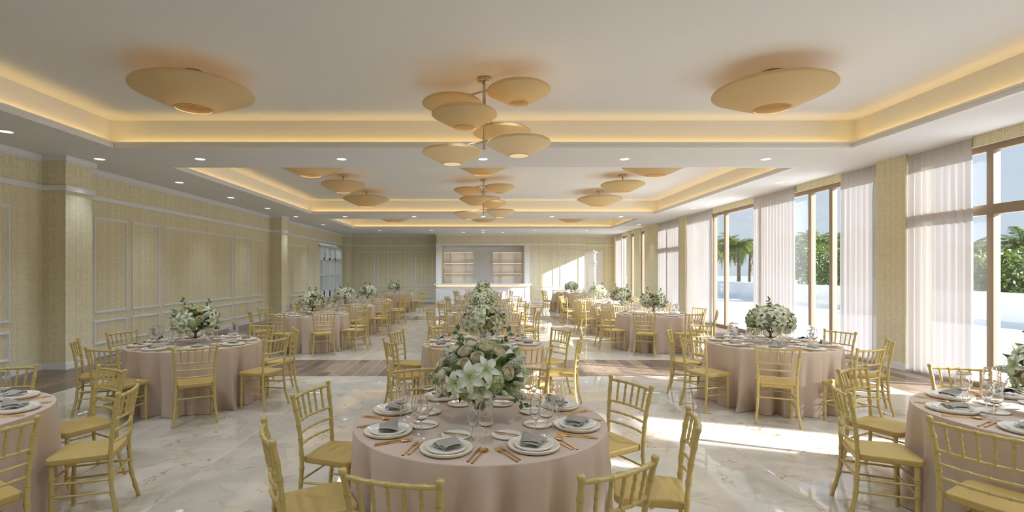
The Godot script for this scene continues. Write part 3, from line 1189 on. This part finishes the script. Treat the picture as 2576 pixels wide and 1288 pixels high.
func build_downlights() -> void:
	var disc := Mb.new()
	disc.lathe([[0.0, 0.0], [0.082, 0.0]], 28)
	# flip so that the disc faces down
	var dm := Mb.new()
	dm.lathe([[0.082, -0.004], [0.0, -0.004]], 28)
	var ring := Mb.new()
	ring.lathe([[0.08, -0.004], [0.095, -0.006], [0.098, 0.0]], 28)
	var dmesh := dm.mesh(M.disc)
	var rmesh := ring.mesh(M.trim)
	var at := []
	var ord := ["first", "second", "third", "fourth", "fifth", "sixth", "seventh", "eighth"]
	for row in [[8.92, "band between end and middle trays"], [18.3, "band between middle and bar trays"], [24.4, "ceiling before the bar"]]:
		for k in 5:
			at.append([(k - 2) * 2.465, row[0], "%s, %s from the panelled wall" % [row[1], ord[k]]])
	for k in 3:
		at.append([(k - 1) * 0.985, 25.76, "close to the bar front, %s from the panelled wall" % ord[k]])
	var ld := [4.6, 7.17, 8.92, 11.27, 13.57, 15.88, 18.3, 21.4]
	for k in ld.size():
		at.append([-6.68, ld[k], "strip along the panelled wall, %s from the bar" % ord[7 - k]])
	var rd := [11.27, 13.55, 15.88, 21.4]
	for k in rd.size():
		at.append([6.52, rd[k], "strip along the windows, %s from the bar" % ord[3 - k]])
	for a in at:
		var o := thing("downlight", Vector3(a[0], SOFFIT, -a[1]), "round recessed downlight, " + a[2], "downlight", "recessed downlights")
		part("lens", dmesh, o)
		part("trim_ring", rmesh, o)
		var l := SpotLight3D.new()
		l.name = "downlight_beam"
		l.light_color = rgb8(216, 234, 255)
		var by_bar: bool = a[1] > 24.0
		l.light_energy = 1.2 if a[1] > 25.0 else 4.5 if by_bar else (1.0 if absf(a[0]) > 6.0 else 2.5)
		l.light_size = 0.06
		l.spot_angle = 50.0 if a[1] > 25.0 else 76.0 if by_bar else (38.0 if absf(a[0]) > 6.0 else 48.0)
		l.spot_angle_attenuation = 0.8
		l.spot_range = 30.0
		l.spot_attenuation = 2.0
		l.shadow_enabled = true
		o.add_child(l)
		l.position = Vector3(0, -0.02, 0)
		l.rotation.x = -PI / 2.0


# ---------------------------------------------------------------- furniture
# bamboo-turned rod along a polyline: knuckles at the given spacing
func bamboo(path: Array, r: float, knuckles: int, seg := 8, taper := 1.0) -> Mb:
	var b := Mb.new()
	var cv := Curve3D.new()
	for p in path:
		cv.add_point(p)
	if path.size() > 2:
		for k in path.size():
			var a: Vector3 = path[maxi(k - 1, 0)]
			var c: Vector3 = path[mini(k + 1, path.size() - 1)]
			var t := (c - a) / 6.0
			cv.set_point_in(k, -t)
			cv.set_point_out(k, t)
	var total := cv.get_baked_length()
	var pts := []
	var rad := []
	var step := total / (knuckles + 1)
	var marks := [[0.0, 1.0]]
	for k in knuckles:
		var at := step * (k + 1)
		var q := r * 0.52
		marks.append([at - step * 0.5, 0.92])
		for w in [[-1.5, 1.03], [-1.15, 1.2], [-0.35, 1.22], [-0.16, 0.98], [0.16, 0.98], [0.35, 1.22], [1.15, 1.2], [1.5, 1.03]]:
			marks.append([at + q * w[0], w[1]])
	marks.append([total - step * 0.5, 0.92])
	marks.append([total, 1.0])
	for m in marks:
		pts.append(cv.sample_baked(clampf(m[0], 0.0, total), true))
		rad.append(r * m[1] * lerpf(1.0, taper, m[0] / total))
	b.tube(pts, rad, seg)
	return b


func make_chair() -> Node3D:
	var t := prototype("chiavari_chair")
	# back posts; local +z is the sitter's back, -z faces the table
	for s in [-1.0, 1.0]:
		var path := [Vector3(s * 0.212, 0, 0.235), Vector3(s * 0.192, 0.18, 0.196), Vector3(s * 0.183, 0.40, 0.182), Vector3(s * 0.187, 0.56, 0.19), Vector3(s * 0.197, 0.70, 0.207), Vector3(s * 0.211, 0.835, 0.232)]
		var b := bamboo(path, 0.0145, 8, 9, 0.98)
		b.lathe([[0.0, 0.825], [0.012, 0.826], [0.0165, 0.838], [0.018, 0.85], [0.014, 0.859], [0.0, 0.861]], 10, Vector3(s * 0.2115, 0, 0.233))
		part("back_post", b.mesh(M.gold), t)
		var f := bamboo([Vector3(s * 0.168, 0, -0.150), Vector3(s * 0.166, 0.40, -0.146)], 0.0145, 3, 9, 1.08)
		part("leg", f.mesh(M.gold), t)
	# back rails, each bowed backwards
	var rail := func(y: float, hx: float, z: float, bow: float, r: float, kn: int) -> Mb:
		return bamboo([Vector3(-hx, y, z), Vector3(-hx * 0.5, y, z + bow * 0.75), Vector3(0, y, z + bow), Vector3(hx * 0.5, y, z + bow * 0.75), Vector3(hx, y, z)], r, kn, 8)
	part("crest_rail", rail.call(0.826, 0.208, 0.230, 0.030, 0.0115, 5).mesh(M.gold), t)
	part("back_rail", rail.call(0.672, 0.193, 0.203, 0.030, 0.0095, 5).mesh(M.gold), t)
	part("back_rail", rail.call(0.596, 0.187, 0.193, 0.030, 0.0090, 4).mesh(M.gold), t)
	part("back_rail", rail.call(0.520, 0.184, 0.187, 0.030, 0.0090, 4).mesh(M.gold), t)
	for k in 5:
		var u := (k - 2) / 3.0
		var bz := 0.030 * (1.0 - u * u)
		part("spindle", bamboo([Vector3(u * 0.208, 0.822, 0.230 + bz), Vector3(u * 0.193, 0.676, 0.203 + bz)], 0.0082, 3, 7).mesh(M.gold), t)
	# seat: slab with rounded corners
	var out := PackedVector2Array()
	var cs := [[Vector2(0.196, -0.190), 0.055], [Vector2(0.172, 0.186), 0.03], [Vector2(-0.172, 0.186), 0.03], [Vector2(-0.196, -0.190), 0.055]]
	for k in 4:
		var p: Vector2 = cs[k][0]
		var r: float = cs[k][1]
		var c0 := Vector2(p.x - signf(p.x) * r, p.y - signf(p.y) * r)
		var a0: float = [-PI / 2.0, 0.0, PI / 2.0, PI][k]
		for j in 6:
			var a := a0 + PI / 2.0 * j / 5.0
			out.append(c0 + Vector2(cos(a), sin(a)) * r)
	var rows := []
	for lv in [[0.0, 0.404], [0.985, 0.402], [1.0, 0.408], [1.0, 0.432], [0.985, 0.440], [0.96, 0.443], [0.6, 0.446], [0.0, 0.447]]:
		var row := PackedVector3Array()
		for p in out:
			row.append(Vector3(p.x * lv[0], lv[1], p.y * lv[0]))
		rows.append(row)
	var sb := Mb.new()
	sb.grid(rows, true)
	part("seat", sb.mesh(M.seat), t)
	# stretchers
	for s in [-1.0, 1.0]:
		for y in [0.19, 0.275]:
			part("stretcher", bamboo([Vector3(s * 0.167, y, -0.148), Vector3(s * 0.187, y + 0.004, 0.190)], 0.0078, 3, 7).mesh(M.gold), t)
	for y in [0.215, 0.30]:
		part("stretcher", bamboo([Vector3(-0.167, y, -0.148), Vector3(0.167, y, -0.148)], 0.0078, 3, 7).mesh(M.gold), t)
	part("stretcher", bamboo([Vector3(-0.186, 0.29, 0.187), Vector3(0.186, 0.29, 0.187)], 0.0078, 3, 7).mesh(M.gold), t)
	return t


func cloth_mesh(phi0: float, seed_: int) -> ArrayMesh:
	# angles measured as the chairs' are: 0 points at +z, growing towards +x
	var r := RandomNumberGenerator.new()
	r.seed = seed_
	var seg := 288
	# folds: a mix of waves round the rim, held in where a chair's front legs stand
	var ph := []
	for k in 4:
		ph.append(r.randf() * TAU)
	var rows := []
	for rr in [0.0, 0.3, 0.6, 0.745, 0.768]:
		var row := PackedVector3Array()
		for k in seg:
			var t := TAU * k / seg
			row.append(Vector3(sin(t) * rr, TABLE_H - (0.001 if rr > 0.76 else 0.0), cos(t) * rr))
		rows.append(row)
	var levels := [0.0, 0.006, 0.02, 0.05, 0.1, 0.18, 0.28, 0.4, 0.52, 0.64, 0.76, 0.86, 0.94, 1.0]
	for lv in levels:
		var row := PackedVector3Array()
		for k in seg:
			var t := TAU * k / seg
			var u := fposmod((t - phi0) / (TAU / 8.0), 8.0)
			var fr: float = absf(u - floor(u) - 0.5) * 2.0          # 1 behind a chair, 0 midway between two chairs
			var room: float = lerpf(0.115, 0.03, smoothstep(0.2, 0.42, fr))
			var wave := sin(t * 17.0 + ph[0] + 1.1 * sin(t * 3.0 + ph[1])) * (0.62 + 0.38 * sin(t * 5.0 + ph[2])) + 0.22 * sin(t * 31.0 + ph[3])
			var out := maxf(0.0, wave)
			var inn := minf(0.0, wave)
			var gather: float = pow(lv, 0.85)
			var rad: float = 0.772 + 0.010 * minf(1.0, lv * 14.0) + gather * (room * pow(out, 1.3) + 0.15 * inn)
			rad += room * 0.45 * pow(maxf(0.0, lv - 0.82) / 0.18, 2.0) * out
			var y: float = TABLE_H - 0.008 - lv * (TABLE_H - 0.012)
			if lv < 0.05:
				y = TABLE_H - 0.003 - lv * 0.9
			row.append(Vector3(sin(t) * rad, y, cos(t) * rad))
		rows.append(row)
	rows.reverse()
	for k in rows.size():
		rows[k].reverse()
	var b := Mb.new()
	b.grid(rows, true)
	return b.mesh(M.cloth)


func plate_mesh(r: float, h: float, well: float, m: Material) -> ArrayMesh:
	var b := Mb.new()
	b.lathe([[0.0, 0.0], [r * 0.80, 0.0], [r * 0.90, h * 0.10], [r * 0.965, h * 0.34], [r * 0.995, h * 0.66], [r, h * 0.82], [r * 0.99, h * 0.95], [r * 0.965, h], [r * 0.94, h * 0.95], [r * (well + 0.06), h * 0.55], [r * well, h * 0.42], [r * well * 0.92, h * 0.34], [0.0, h * 0.32]], 56)
	return b.mesh(m)


# stemware: a thin foot, and a stem and bowl of solid glass; the bowl starts at the height given
func goblet(profile: Array, bowl: float, wall := 0.0015) -> ArrayMesh:
	var foot := Mb.new()
	foot.lathe(profile.slice(0, 4), 36)
	var out := foot.mesh(M.glass)
	var solid := [[0.0, profile[3][1]]] + profile.slice(3)
	for k in range(profile.size() - 1, -1, -1):
		if profile[k][1] > bowl:
			solid.append([profile[k][0] - wall, profile[k][1] + (0.0 if k == profile.size() - 1 else wall)])
	solid.append([0.0, bowl + wall])
	var b := Mb.new()
	b.lathe(solid, 36)
	var a := []
	a.resize(Mesh.ARRAY_MAX)
	a[Mesh.ARRAY_VERTEX] = b.v
	a[Mesh.ARRAY_NORMAL] = b.n
	a[Mesh.ARRAY_INDEX] = b.i
	out.add_surface_from_arrays(Mesh.PRIMITIVE_TRIANGLES, a)
	out.surface_set_material(1, M.crystal)
	return out


func flat_tool(outline: Array, ys: Array, th: float) -> Mb:
	# outline: [z, half width] pairs along the handle; ys: height at each
	var b := Mb.new()
	var rows := []
	for k in outline.size():
		var z: float = outline[k][0]
		var w: float = outline[k][1]
		var y: float = ys[k]
		rows.append(PackedVector3Array([Vector3(-w, y, z), Vector3(-w * 0.7, y + th, z), Vector3(w * 0.7, y + th, z), Vector3(w, y, z)]))
	b.grid(rows, true)
	return b


func fork_mesh() -> ArrayMesh:
	var b := flat_tool([[0.105, 0.0055], [0.09, 0.0062], [0.03, 0.0042], [-0.025, 0.0032], [-0.04, 0.006], [-0.052, 0.0105], [-0.064, 0.011]], [0.0015, 0.001, 0.003, 0.006, 0.005, 0.003, 0.002], 0.003)
	for k in 4:
		var x := (k - 1.5) * 0.0062
		b.tube([Vector3(x, 0.0035, -0.06), Vector3(x, 0.003, -0.08), Vector3(x, 0.008, -0.105)], [0.0018, 0.0017, 0.0009], 5)
	return b.mesh(M.copper)


func knife_mesh(l: float) -> ArrayMesh:
	return flat_tool([[l * 0.5, 0.0055], [l * 0.42, 0.0064], [l * 0.05, 0.005], [-l * 0.02, 0.0045], [-l * 0.06, 0.0085], [-l * 0.3, 0.009], [-l * 0.45, 0.006], [-l * 0.5, 0.001]], [0.001, 0.001, 0.0015, 0.002, 0.0015, 0.001, 0.001, 0.001], 0.0035).mesh(M.copper)


func spoon_mesh() -> ArrayMesh:
	var b := flat_tool([[0.105, 0.0055], [0.09, 0.0062], [0.03, 0.0042], [-0.03, 0.0034], [-0.042, 0.004]], [0.0015, 0.001, 0.003, 0.006, 0.004], 0.003)
	var rows := []
	for j in 6:
		var t := j / 5.0
		var row := PackedVector3Array()
		for k in 18:
			var a := TAU * k / 18.0
			row.append(Vector3(cos(a) * 0.0205 * t, 0.0012 + 0.0075 * t * t, -0.072 + sin(a) * 0.032 * t))
		rows.append(row)
	b.grid(rows, true)
	return b.mesh(M.copper)


func napkin_mesh(style: int) -> ArrayMesh:
	var b := Mb.new()
	# a folded square lying in soft folds: three layers of cloth
	for lay in 3:
		var rows := []
		for j in 11:
			var v := j / 10.0
			var row := PackedVector3Array()
			for k in 15:
				var u := k / 14.0
				var x := (u - 0.5) * (0.142 - 0.042 * v) + 0.008 * lay
				var z := (v - 0.5) * (0.085 + 0.008 * lay) - 0.005 * lay
				var rise := 0.030 if style == 0 else (0.055 if style == 1 else 0.038)
				var ridge := exp(-pow((u - (0.36 if style == 1 else 0.5)) / (0.16 if style == 1 else 0.3), 2.0)) * (1.0 - v) * rise
				var curl := 0.013 * sin(u * 7.0 + lay * 1.9 + style) * v
				var y := 0.004 + lay * 0.0045 + ridge * (0.55 + 0.22 * lay) + absf(curl) + 0.006 * sin(v * PI)
				row.append(Vector3(x, y, z))
			rows.append(row)
		b.grid(rows)
		# the fold that joins it to the layer beneath
		var edge := []
		for q in 5:
			var a := PI * q / 4.0
			var row := PackedVector3Array()
			for k in 15:
				var p: Vector3 = rows[10][k]
				row.append(p + Vector3(0, -0.0028 * (1.0 - cos(a)), 0.004 * sin(a)))
			edge.append(row)
		b.grid(edge)
	return b.mesh(M.napkin)


# ---------------------------------------------------------------- flowers
func petal_rows(len: float, wid: float, start: float, curl: float, lift: float, az: float, cup: float) -> Array:
	var rows := []
	var dir := Vector3(sin(az), 0, cos(az))
	var side := Vector3(cos(az), 0, -sin(az))
	for j in 7:
		var t := j / 6.0
		var w := wid * sin(PI * pow(clampf(t * 0.93 + 0.06, 0, 1), 0.85)) + 0.001
		var a := lift - curl * t
		var base := dir * (start + len * (sin(lift) * 0.0 + t * cos(a * 0.6))) + Vector3.UP * (len * t * sin(a))
		var row := PackedVector3Array()
		for k in 5:
			var s := (k - 2) / 2.0
			row.append(base + side * w * s + Vector3.UP * cup * s * s * w)
		rows.append(row)
	return rows


func lily_mesh() -> ArrayMesh:
	var b := Mb.new()
	b.colored = true
	var green := Color(0.46, 0.58, 0.20)
	var white := Color(0.80, 0.80, 0.66)
	var tints := [green, green.lerp(white, 0.35), green.lerp(white, 0.75), white, white, white, white]
	for k in 6:
		var big := k % 2 == 0
		b.grid(petal_rows(0.088 if big else 0.092, 0.026 if big else 0.019, 0.004, 0.95, 0.78, TAU * k / 6.0, 0.35), false, tints)
	b.tint = Color(0.55, 0.66, 0.3)
	for k in 6:
		var a := TAU * (k + 0.5) / 6.0
		b.tube([Vector3.ZERO, Vector3(sin(a) * 0.010, 0.03, cos(a) * 0.010), Vector3(sin(a) * 0.022, 0.05, cos(a) * 0.022)], [0.0012, 0.001, 0.001], 4, false)
	b.tint = Color(0.70, 0.72, 0.42)
	for k in 6:
		var a := TAU * (k + 0.5) / 6.0
		var p := Vector3(sin(a) * 0.022, 0.05, cos(a) * 0.022)
		b.tube([p - Vector3(cos(a), 0, -sin(a)) * 0.006, p, p + Vector3(cos(a), 0, -sin(a)) * 0.006], [0.0008, 0.0022, 0.0008], 4)
	return b.mesh(M.petal)


func rose_mesh(seed_: int) -> ArrayMesh:
	var r := RandomNumberGenerator.new()
	r.seed = seed_
	var b := Mb.new()
	b.colored = true
	var heart := Color(0.86, 0.68, 0.40)
	var edge := Color(0.92, 0.85, 0.66)
	# spiral heart and whorls of cupped petals
	var whorl := [[0.0055, 3, 0.041, 0.0], [0.0095, 3, 0.041, 0.0], [0.0140, 4, 0.039, 0.1], [0.0190, 4, 0.036, 0.25], [0.0245, 5, 0.032, 0.6], [0.0300, 5, 0.025, 1.0]]   # radius, petals, height, how far it opens
	for wi in whorl.size():
		var w: Array = whorl[wi]
		for k in w[1]:
			var az: float = TAU * k / w[1] + wi * 0.9 + r.randf_range(-0.15, 0.15)
			var rows := []
			var tints := []
			for j in 5:
				var t := j / 4.0
				var row := PackedVector3Array()
				var rad: float = w[0] * (0.55 + 0.62 * sin(PI * t * 0.66)) + w[3] * 0.007 * t * t
				var y: float = 0.001 + w[2] * (t - 0.10 * w[3] * pow(t, 4.0))
				for q in 6:
					var s := (q - 2.5) / 2.5
					var half: float = 1.55 * PI / w[1]
					var a := az + s * half
					row.append(Vector3(sin(a) * (rad + 0.0012 * s), y - 0.007 * s * s * t, cos(a) * (rad + 0.0012 * s)))
				rows.append(row)
				tints.append(heart.lerp(edge, clampf(0.2 + 0.14 * wi + 0.45 * t, 0, 1)))
			b.grid(rows, false, tints)
	b.tint = heart.lerp(edge, 0.35)
	b.lathe([[0.004, 0.0], [0.005, 0.02], [0.004, 0.034], [0.0, 0.038]], 8)
	return b.mesh(M.petal)


func floret_ball(rx: float, ry: float, count: int, size: float, tone: Color, heart: Color, seed_: int, full := false) -> ArrayMesh:
	var r := RandomNumberGenerator.new()
	r.seed = seed_
	var b := Mb.new()
	b.colored = true
	for k in count:
		var t := (k + 0.5) / count
		var y := 1.0 - (1.9 if full else 1.35) * t
		var ring := sqrt(maxf(0.0, 1.0 - y * y))
		var a := k * 2.399963
		var nrm := Vector3(cos(a) * ring, y, sin(a) * ring)
		var p := Vector3(nrm.x * rx, nrm.y * ry, nrm.z * rx) * r.randf_range(0.92, 1.06)
		var u := nrm.cross(Vector3.UP if absf(nrm.y) < 0.9 else Vector3.RIGHT).normalized()
		var w := nrm.cross(u)
		var spin := r.randf() * TAU
		var shade := r.randf_range(0.86, 1.05)
		for q in 4:
			var an := spin + TAU * q / 4.0
			var d := u * cos(an) + w * sin(an)
			var e := u * cos(an + PI / 2.0) + w * sin(an + PI / 2.0)
			var tip := p + d * size + nrm * size * 0.22
			var l := p + d * size * 0.55 + e * size * 0.5 + nrm * size * 0.18
			var rr := p + d * size * 0.55 - e * size * 0.5 + nrm * size * 0.18
			b.tint = tone * shade
			var s := b.v.size()
			b.quad(p, l, tip, rr)
			b.c[s] = heart
	return b.mesh(M.petal)


func leaf_rows(len: float, wid: float, bend: float) -> Array:
	var rows := []
	for j in 5:
		var t := j / 4.0
		var w := wid * sin(PI * pow(clampf(t * 0.96 + 0.02, 0, 1), 0.8))
		var y := len * 0.9 * t
		var z := bend * t * t * len
		rows.append(PackedVector3Array([Vector3(-w, y, z + w * 0.25), Vector3(0, y, z), Vector3(w, y, z + w * 0.25)]))
	return rows


func moved(rows: Array, x: Transform3D) -> Array:
	var out := []
	for r in rows:
		out.append(x * r)
	return out


func aim(nrm: Vector3, spin: float) -> Basis:
	var u := nrm.cross(Vector3.UP if absf(nrm.y) < 0.95 else Vector3.RIGHT).normalized()
	return Basis(u, nrm, u.cross(nrm)) * Basis(Vector3.UP, spin)


func make_bouquet() -> Node3D:
	var r := RandomNumberGenerator.new()
	r.seed = 77
	var t := prototype("flower_centrepiece")
	part("vase", goblet([[0.062, 0.001], [0.062, 0.004], [0.03, 0.010], [0.012, 0.018], [0.011, 0.05], [0.02, 0.060], [0.062, 0.08], [0.083, 0.11], [0.088, 0.15]], 0.062, 0.003), t)
	var sb := Mb.new()
	for k in 14:
		var a := TAU * k / 14.0
		sb.tube([Vector3(sin(a + 2.5) * 0.02, 0.07, cos(a + 2.5) * 0.02), Vector3(sin(a) * 0.06, 0.2, cos(a) * 0.06)], [0.0035, 0.0035], 5)
	var st := part("stems", sb.mesh(M.stem), t)
	st.set_meta("kind", "stuff")
	var ctr := Vector3(0, 0.285, 0)
	var rad := Vector3(0.255, 0.185, 0.255)
	var gb := Mb.new()
	for k in 150:
		var f := (k + 0.5) / 150.0
		var y := 1.0 - 1.75 * f
		var ring := sqrt(maxf(0.0, 1.0 - y * y))
		var nrm := Vector3(cos(k * 2.399963) * ring, y, sin(k * 2.399963) * ring)
		var x := Transform3D(aim((nrm + Vector3(r.randf_range(-0.4, 0.4), r.randf_range(-0.4, 0.4), r.randf_range(-0.4, 0.4))).normalized(), r.randf() * TAU), ctr + nrm * rad * r.randf_range(0.45, 0.8))
		gb.grid(moved(leaf_rows(r.randf_range(0.06, 0.095), 0.017, 0.4), x))
	var g := part("greenery", gb.mesh(M.leaf), t)
	g.set_meta("kind", "stuff")
	var lily := lily_mesh()
	var roses := [rose_mesh(1), rose_mesh(2)]
	var hyd := floret_ball(0.068, 0.066, 130, 0.0135, Color(0.64, 0.68, 0.38), Color(0.42, 0.5, 0.2), 4)
	var stock := floret_ball(0.024, 0.085, 80, 0.0125, Color(0.84, 0.82, 0.74), Color(0.5, 0.55, 0.3), 6, true)
	var lb := Mb.new()
	lb.grid(leaf_rows(0.105, 0.021, 0.5))
	var leaf := lb.mesh(M.leaf)
	var bud := Mb.new()
	bud.colored = true
	bud.tint = Color(0.55, 0.62, 0.32)
	bud.lathe([[0.0, 0.0], [0.010, 0.008], [0.014, 0.028], [0.012, 0.05], [0.006, 0.068], [0.0, 0.074]], 10)
	var budm := bud.mesh(M.petal)
	var n := 60
	var kinds := []
	for k in n:
		kinds.append([0, 0, 0, 1, 1, 1, 1, 2, 3, 4, 5, 0][k % 12])
	for k in range(n - 1, 0, -1):
		var j := r.randi_range(0, k)
		var keep: int = kinds[k]
		kinds[k] = kinds[j]
		kinds[j] = keep
	for k in n:
		var f := (k + 0.5) / n
		var y := 1.0 - 1.62 * f
		var ring := sqrt(maxf(0.0, 1.0 - y * y))
		var a := k * 2.399963 + 0.4
		var nrm := Vector3(cos(a) * ring, y, sin(a) * ring)
		var at := ctr + nrm * rad
		var face := (nrm + Vector3(0, 0.12, 0)).normalized()
		var kind: int = kinds[k]
		var m: Mesh
		var sc := r.randf_range(0.9, 1.1)
		var nm := "rose"
		if kind == 0:
			m = lily; nm = "lily"; at += nrm * 0.010; sc *= 1.05
		elif kind == 1:
			m = roses[k % 2]; sc *= 1.18; at -= nrm * 0.018
		elif kind == 2:
			m = hyd; nm = "hydrangea"; at -= nrm * 0.045
		elif kind == 3:
			m = stock; nm = "stock_spike"; at += nrm * 0.0
		elif kind == 4:
			m = budm; nm = "lily_bud"; at -= nrm * 0.01
		else:
			m = roses[k % 2]; sc *= 0.95; at -= nrm * 0.01
		var o := part(nm, m, t, at)
		o.transform = Transform3D(aim(face, r.randf() * TAU).scaled(Vector3.ONE * sc), at)
	for k in 22:
		var f := (k + 0.5) / 22.0
		var y := 0.85 - 1.5 * f
		var ring := sqrt(maxf(0.0, 1.0 - y * y))
		var a := k * 2.399963 + 1.7
		var nrm := Vector3(cos(a) * ring, y, sin(a) * ring)
		var o := part("leaf", leaf, t)
		o.transform = Transform3D(aim((nrm + Vector3(0, r.randf_range(-0.5, 0.3), 0)).normalized(), r.randf() * TAU), ctr + nrm * rad * 0.86)
	# sprigs of oval leaves standing clear of the flowers
	for sp in [[-0.45, 0.95, 0.10], [0.55, 0.9, 0.0], [0.75, -0.6, 0.45], [-0.85, -0.25, -0.4]]:
		var nrm := Vector3(sp[0], sp[1], sp[2]).normalized()
		var gm := Mb.new()
		var x := aim(nrm, 0.0)
		gm.tube([Vector3.ZERO, Vector3(0, 0.08, 0.01), Vector3(0.01, 0.15, 0.0)], [0.002, 0.0018, 0.001], 5)
		for j in 7:
			var s := -1.0 if j % 2 else 1.0
			var tt := 0.055 + j * 0.0155
			gm.grid(moved(leaf_rows(0.042, 0.0125, 0.3), Transform3D(Basis.from_euler(Vector3(0.3, j * 1.1, s * 0.95)), Vector3(0.004 * s, tt, 0.006))))
		var o := part("leaf_sprig", gm.mesh(M.leaf), t)
		o.transform = Transform3D(x, ctr + nrm * rad * 0.88)
	return t


# ---------------------------------------------------------------- tables
func build_tables() -> void:
	var chair := make_chair()
	var bouquet := make_bouquet()
	var charger := plate_mesh(0.137, 0.024, 0.78, M.china)
	var dinner := plate_mesh(0.103, 0.017, 0.74, M.china2)
	var bread := plate_mesh(0.084, 0.012, 0.68, M.china2)
	var wine := goblet([[0.036, 0.001], [0.034, 0.003], [0.012, 0.006], [0.0045, 0.012], [0.0035, 0.05], [0.004, 0.092], [0.014, 0.099], [0.031, 0.106], [0.0405, 0.118], [0.0428, 0.135], [0.0405, 0.165], [0.0355, 0.2], [0.031, 0.228]], 0.1)
	var flute := goblet([[0.033, 0.001], [0.031, 0.003], [0.011, 0.006], [0.004, 0.012], [0.0033, 0.05], [0.004, 0.085], [0.013, 0.098], [0.023, 0.118], [0.029, 0.142], [0.0285, 0.165], [0.025, 0.195], [0.0225, 0.215]], 0.096)
	var fork := fork_mesh()
	var knife := knife_mesh(0.215)
	var spoon := spoon_mesh()
	var butter := knife_mesh(0.15)
	var naps := [napkin_mesh(0), napkin_mesh(1), napkin_mesh(2)]
	var ord := ["first", "second", "third", "fourth", "fifth", "sixth"]
	var sides := ["window side away from bar", "window side", "window side towards bar", "bar side", "panel-wall side towards bar", "panel-wall side", "panel-wall side away from bar", "side away from bar"]
	# [x, depth, row from the bar, column, turn of the chairs in degrees]
	var tables := []
	var depth := [21.45, 16.45, 13.75, 11.1, 6.59, 3.2]
	for r in 6:
		tables.append([-3.70 if r < 5 else -3.67, depth[r], r, "panel-wall-row", 29.0 if r < 5 else 18.7])
		tables.append([-0.015 if r == 5 else 0.0, depth[r], r, "middle-row", 28.0])
		tables.append([3.70 if r < 5 else 3.67, depth[r], r, "window-row", 18.5 if r < 5 else 26.5])
	var cloths := {}
	var idx := 0
	for t in tables:
		var phi0 := deg_to_rad(t[4])
		var at := Vector3(t[0], 0, -t[1])
		var name: String = "%s %s table from bar" % [ord[t[2]], t[3]]
		var ck := "%.1f %d" % [t[4], idx % 3]
		if not cloths.has(ck):
			cloths[ck] = cloth_mesh(phi0, 30 + idx % 3)
		single("tablecloth", cloths[ck], at, "blush linen cloth draped to the floor over %s" % name, "tablecloth", "round blush tablecloths")
		var top := at + Vector3(0, TABLE_H + 0.0005, 0)
		copy_of(bouquet, top, [0.0, 2.2, 4.1, 5.3][idx % 4] if idx != 16 else 0.0, "white lily and rose centrepiece in glass vase, %s" % name, "flower arrangement", "flower centrepieces")
		var fine: bool = t[1] < 12.0
		for k in 8:
			var phi := phi0 + TAU * k / 8.0
			var sd: String = sides[k]
			var where := "%s, %s" % [name, sd]
			var jig := rng.randf_range(-0.05, 0.05)
			var dir := Vector3(sin(phi), 0, cos(phi))
			copy_of(chair, at + dir * (0.995 + rng.randf_range(-0.005, 0.02)), phi + jig, "gold bamboo-style chair, " + where, "chair", "gold chairs at the " + name)
			var put := func(x: float, z: float, y := 0.0) -> Vector3:
				return top + Basis(Vector3.UP, phi) * Vector3(x, y, z)
			var g := " at the " + name
			single("charger_plate", charger, put.call(0, 0.595), "cream charger plate, " + where, "plate", "charger plates" + g, phi)
			single("dinner_plate", dinner, put.call(0, 0.595, 0.0095), "white dinner plate on its charger, " + where, "plate", "dinner plates" + g, phi)
			single("napkin", naps[(k * 2 + idx) % 3], put.call(rng.randf_range(-0.01, 0.01), 0.597, 0.0195), "folded grey napkin on plate, " + where, "napkin", "napkins" + g, phi + rng.randf_range(-0.5, 0.5))
			single("bread_plate", bread, put.call(-0.03, 0.368), "small white bread plate, " + where, "plate", "bread plates" + g, phi)
			single("wine_glass", wine, put.call(0.172, 0.462), "large clear wine glass, " + where, "wine glass", "large wine glasses" + g)
			single("flute_glass", flute, put.call(0.098, 0.462), "slim clear tulip glass, " + where, "wine glass", "tulip glasses" + g)
			if fine:
				single("butter_knife", butter, put.call(-0.03, 0.368, 0.0118), "gold butter knife across bread plate, " + where, "knife", "butter knives" + g, phi + rng.randf_range(0.2, 2.4))
				single("fork", fork, put.call(-0.158, 0.61), "inner gold fork, " + where, "fork", "forks" + g, phi)
				single("fork", fork, put.call(-0.186, 0.625), "outer gold fork, " + where, "fork", "forks" + g, phi + 0.04)
				single("table_knife", knife, put.call(0.158, 0.61), "gold table knife, " + where, "knife", "table knives" + g, phi)
				single("spoon", spoon, put.call(0.188, 0.625), "gold spoon, " + where, "spoon", "spoons" + g, phi - 0.05)
		idx += 1
	chair.free()
	bouquet.free()
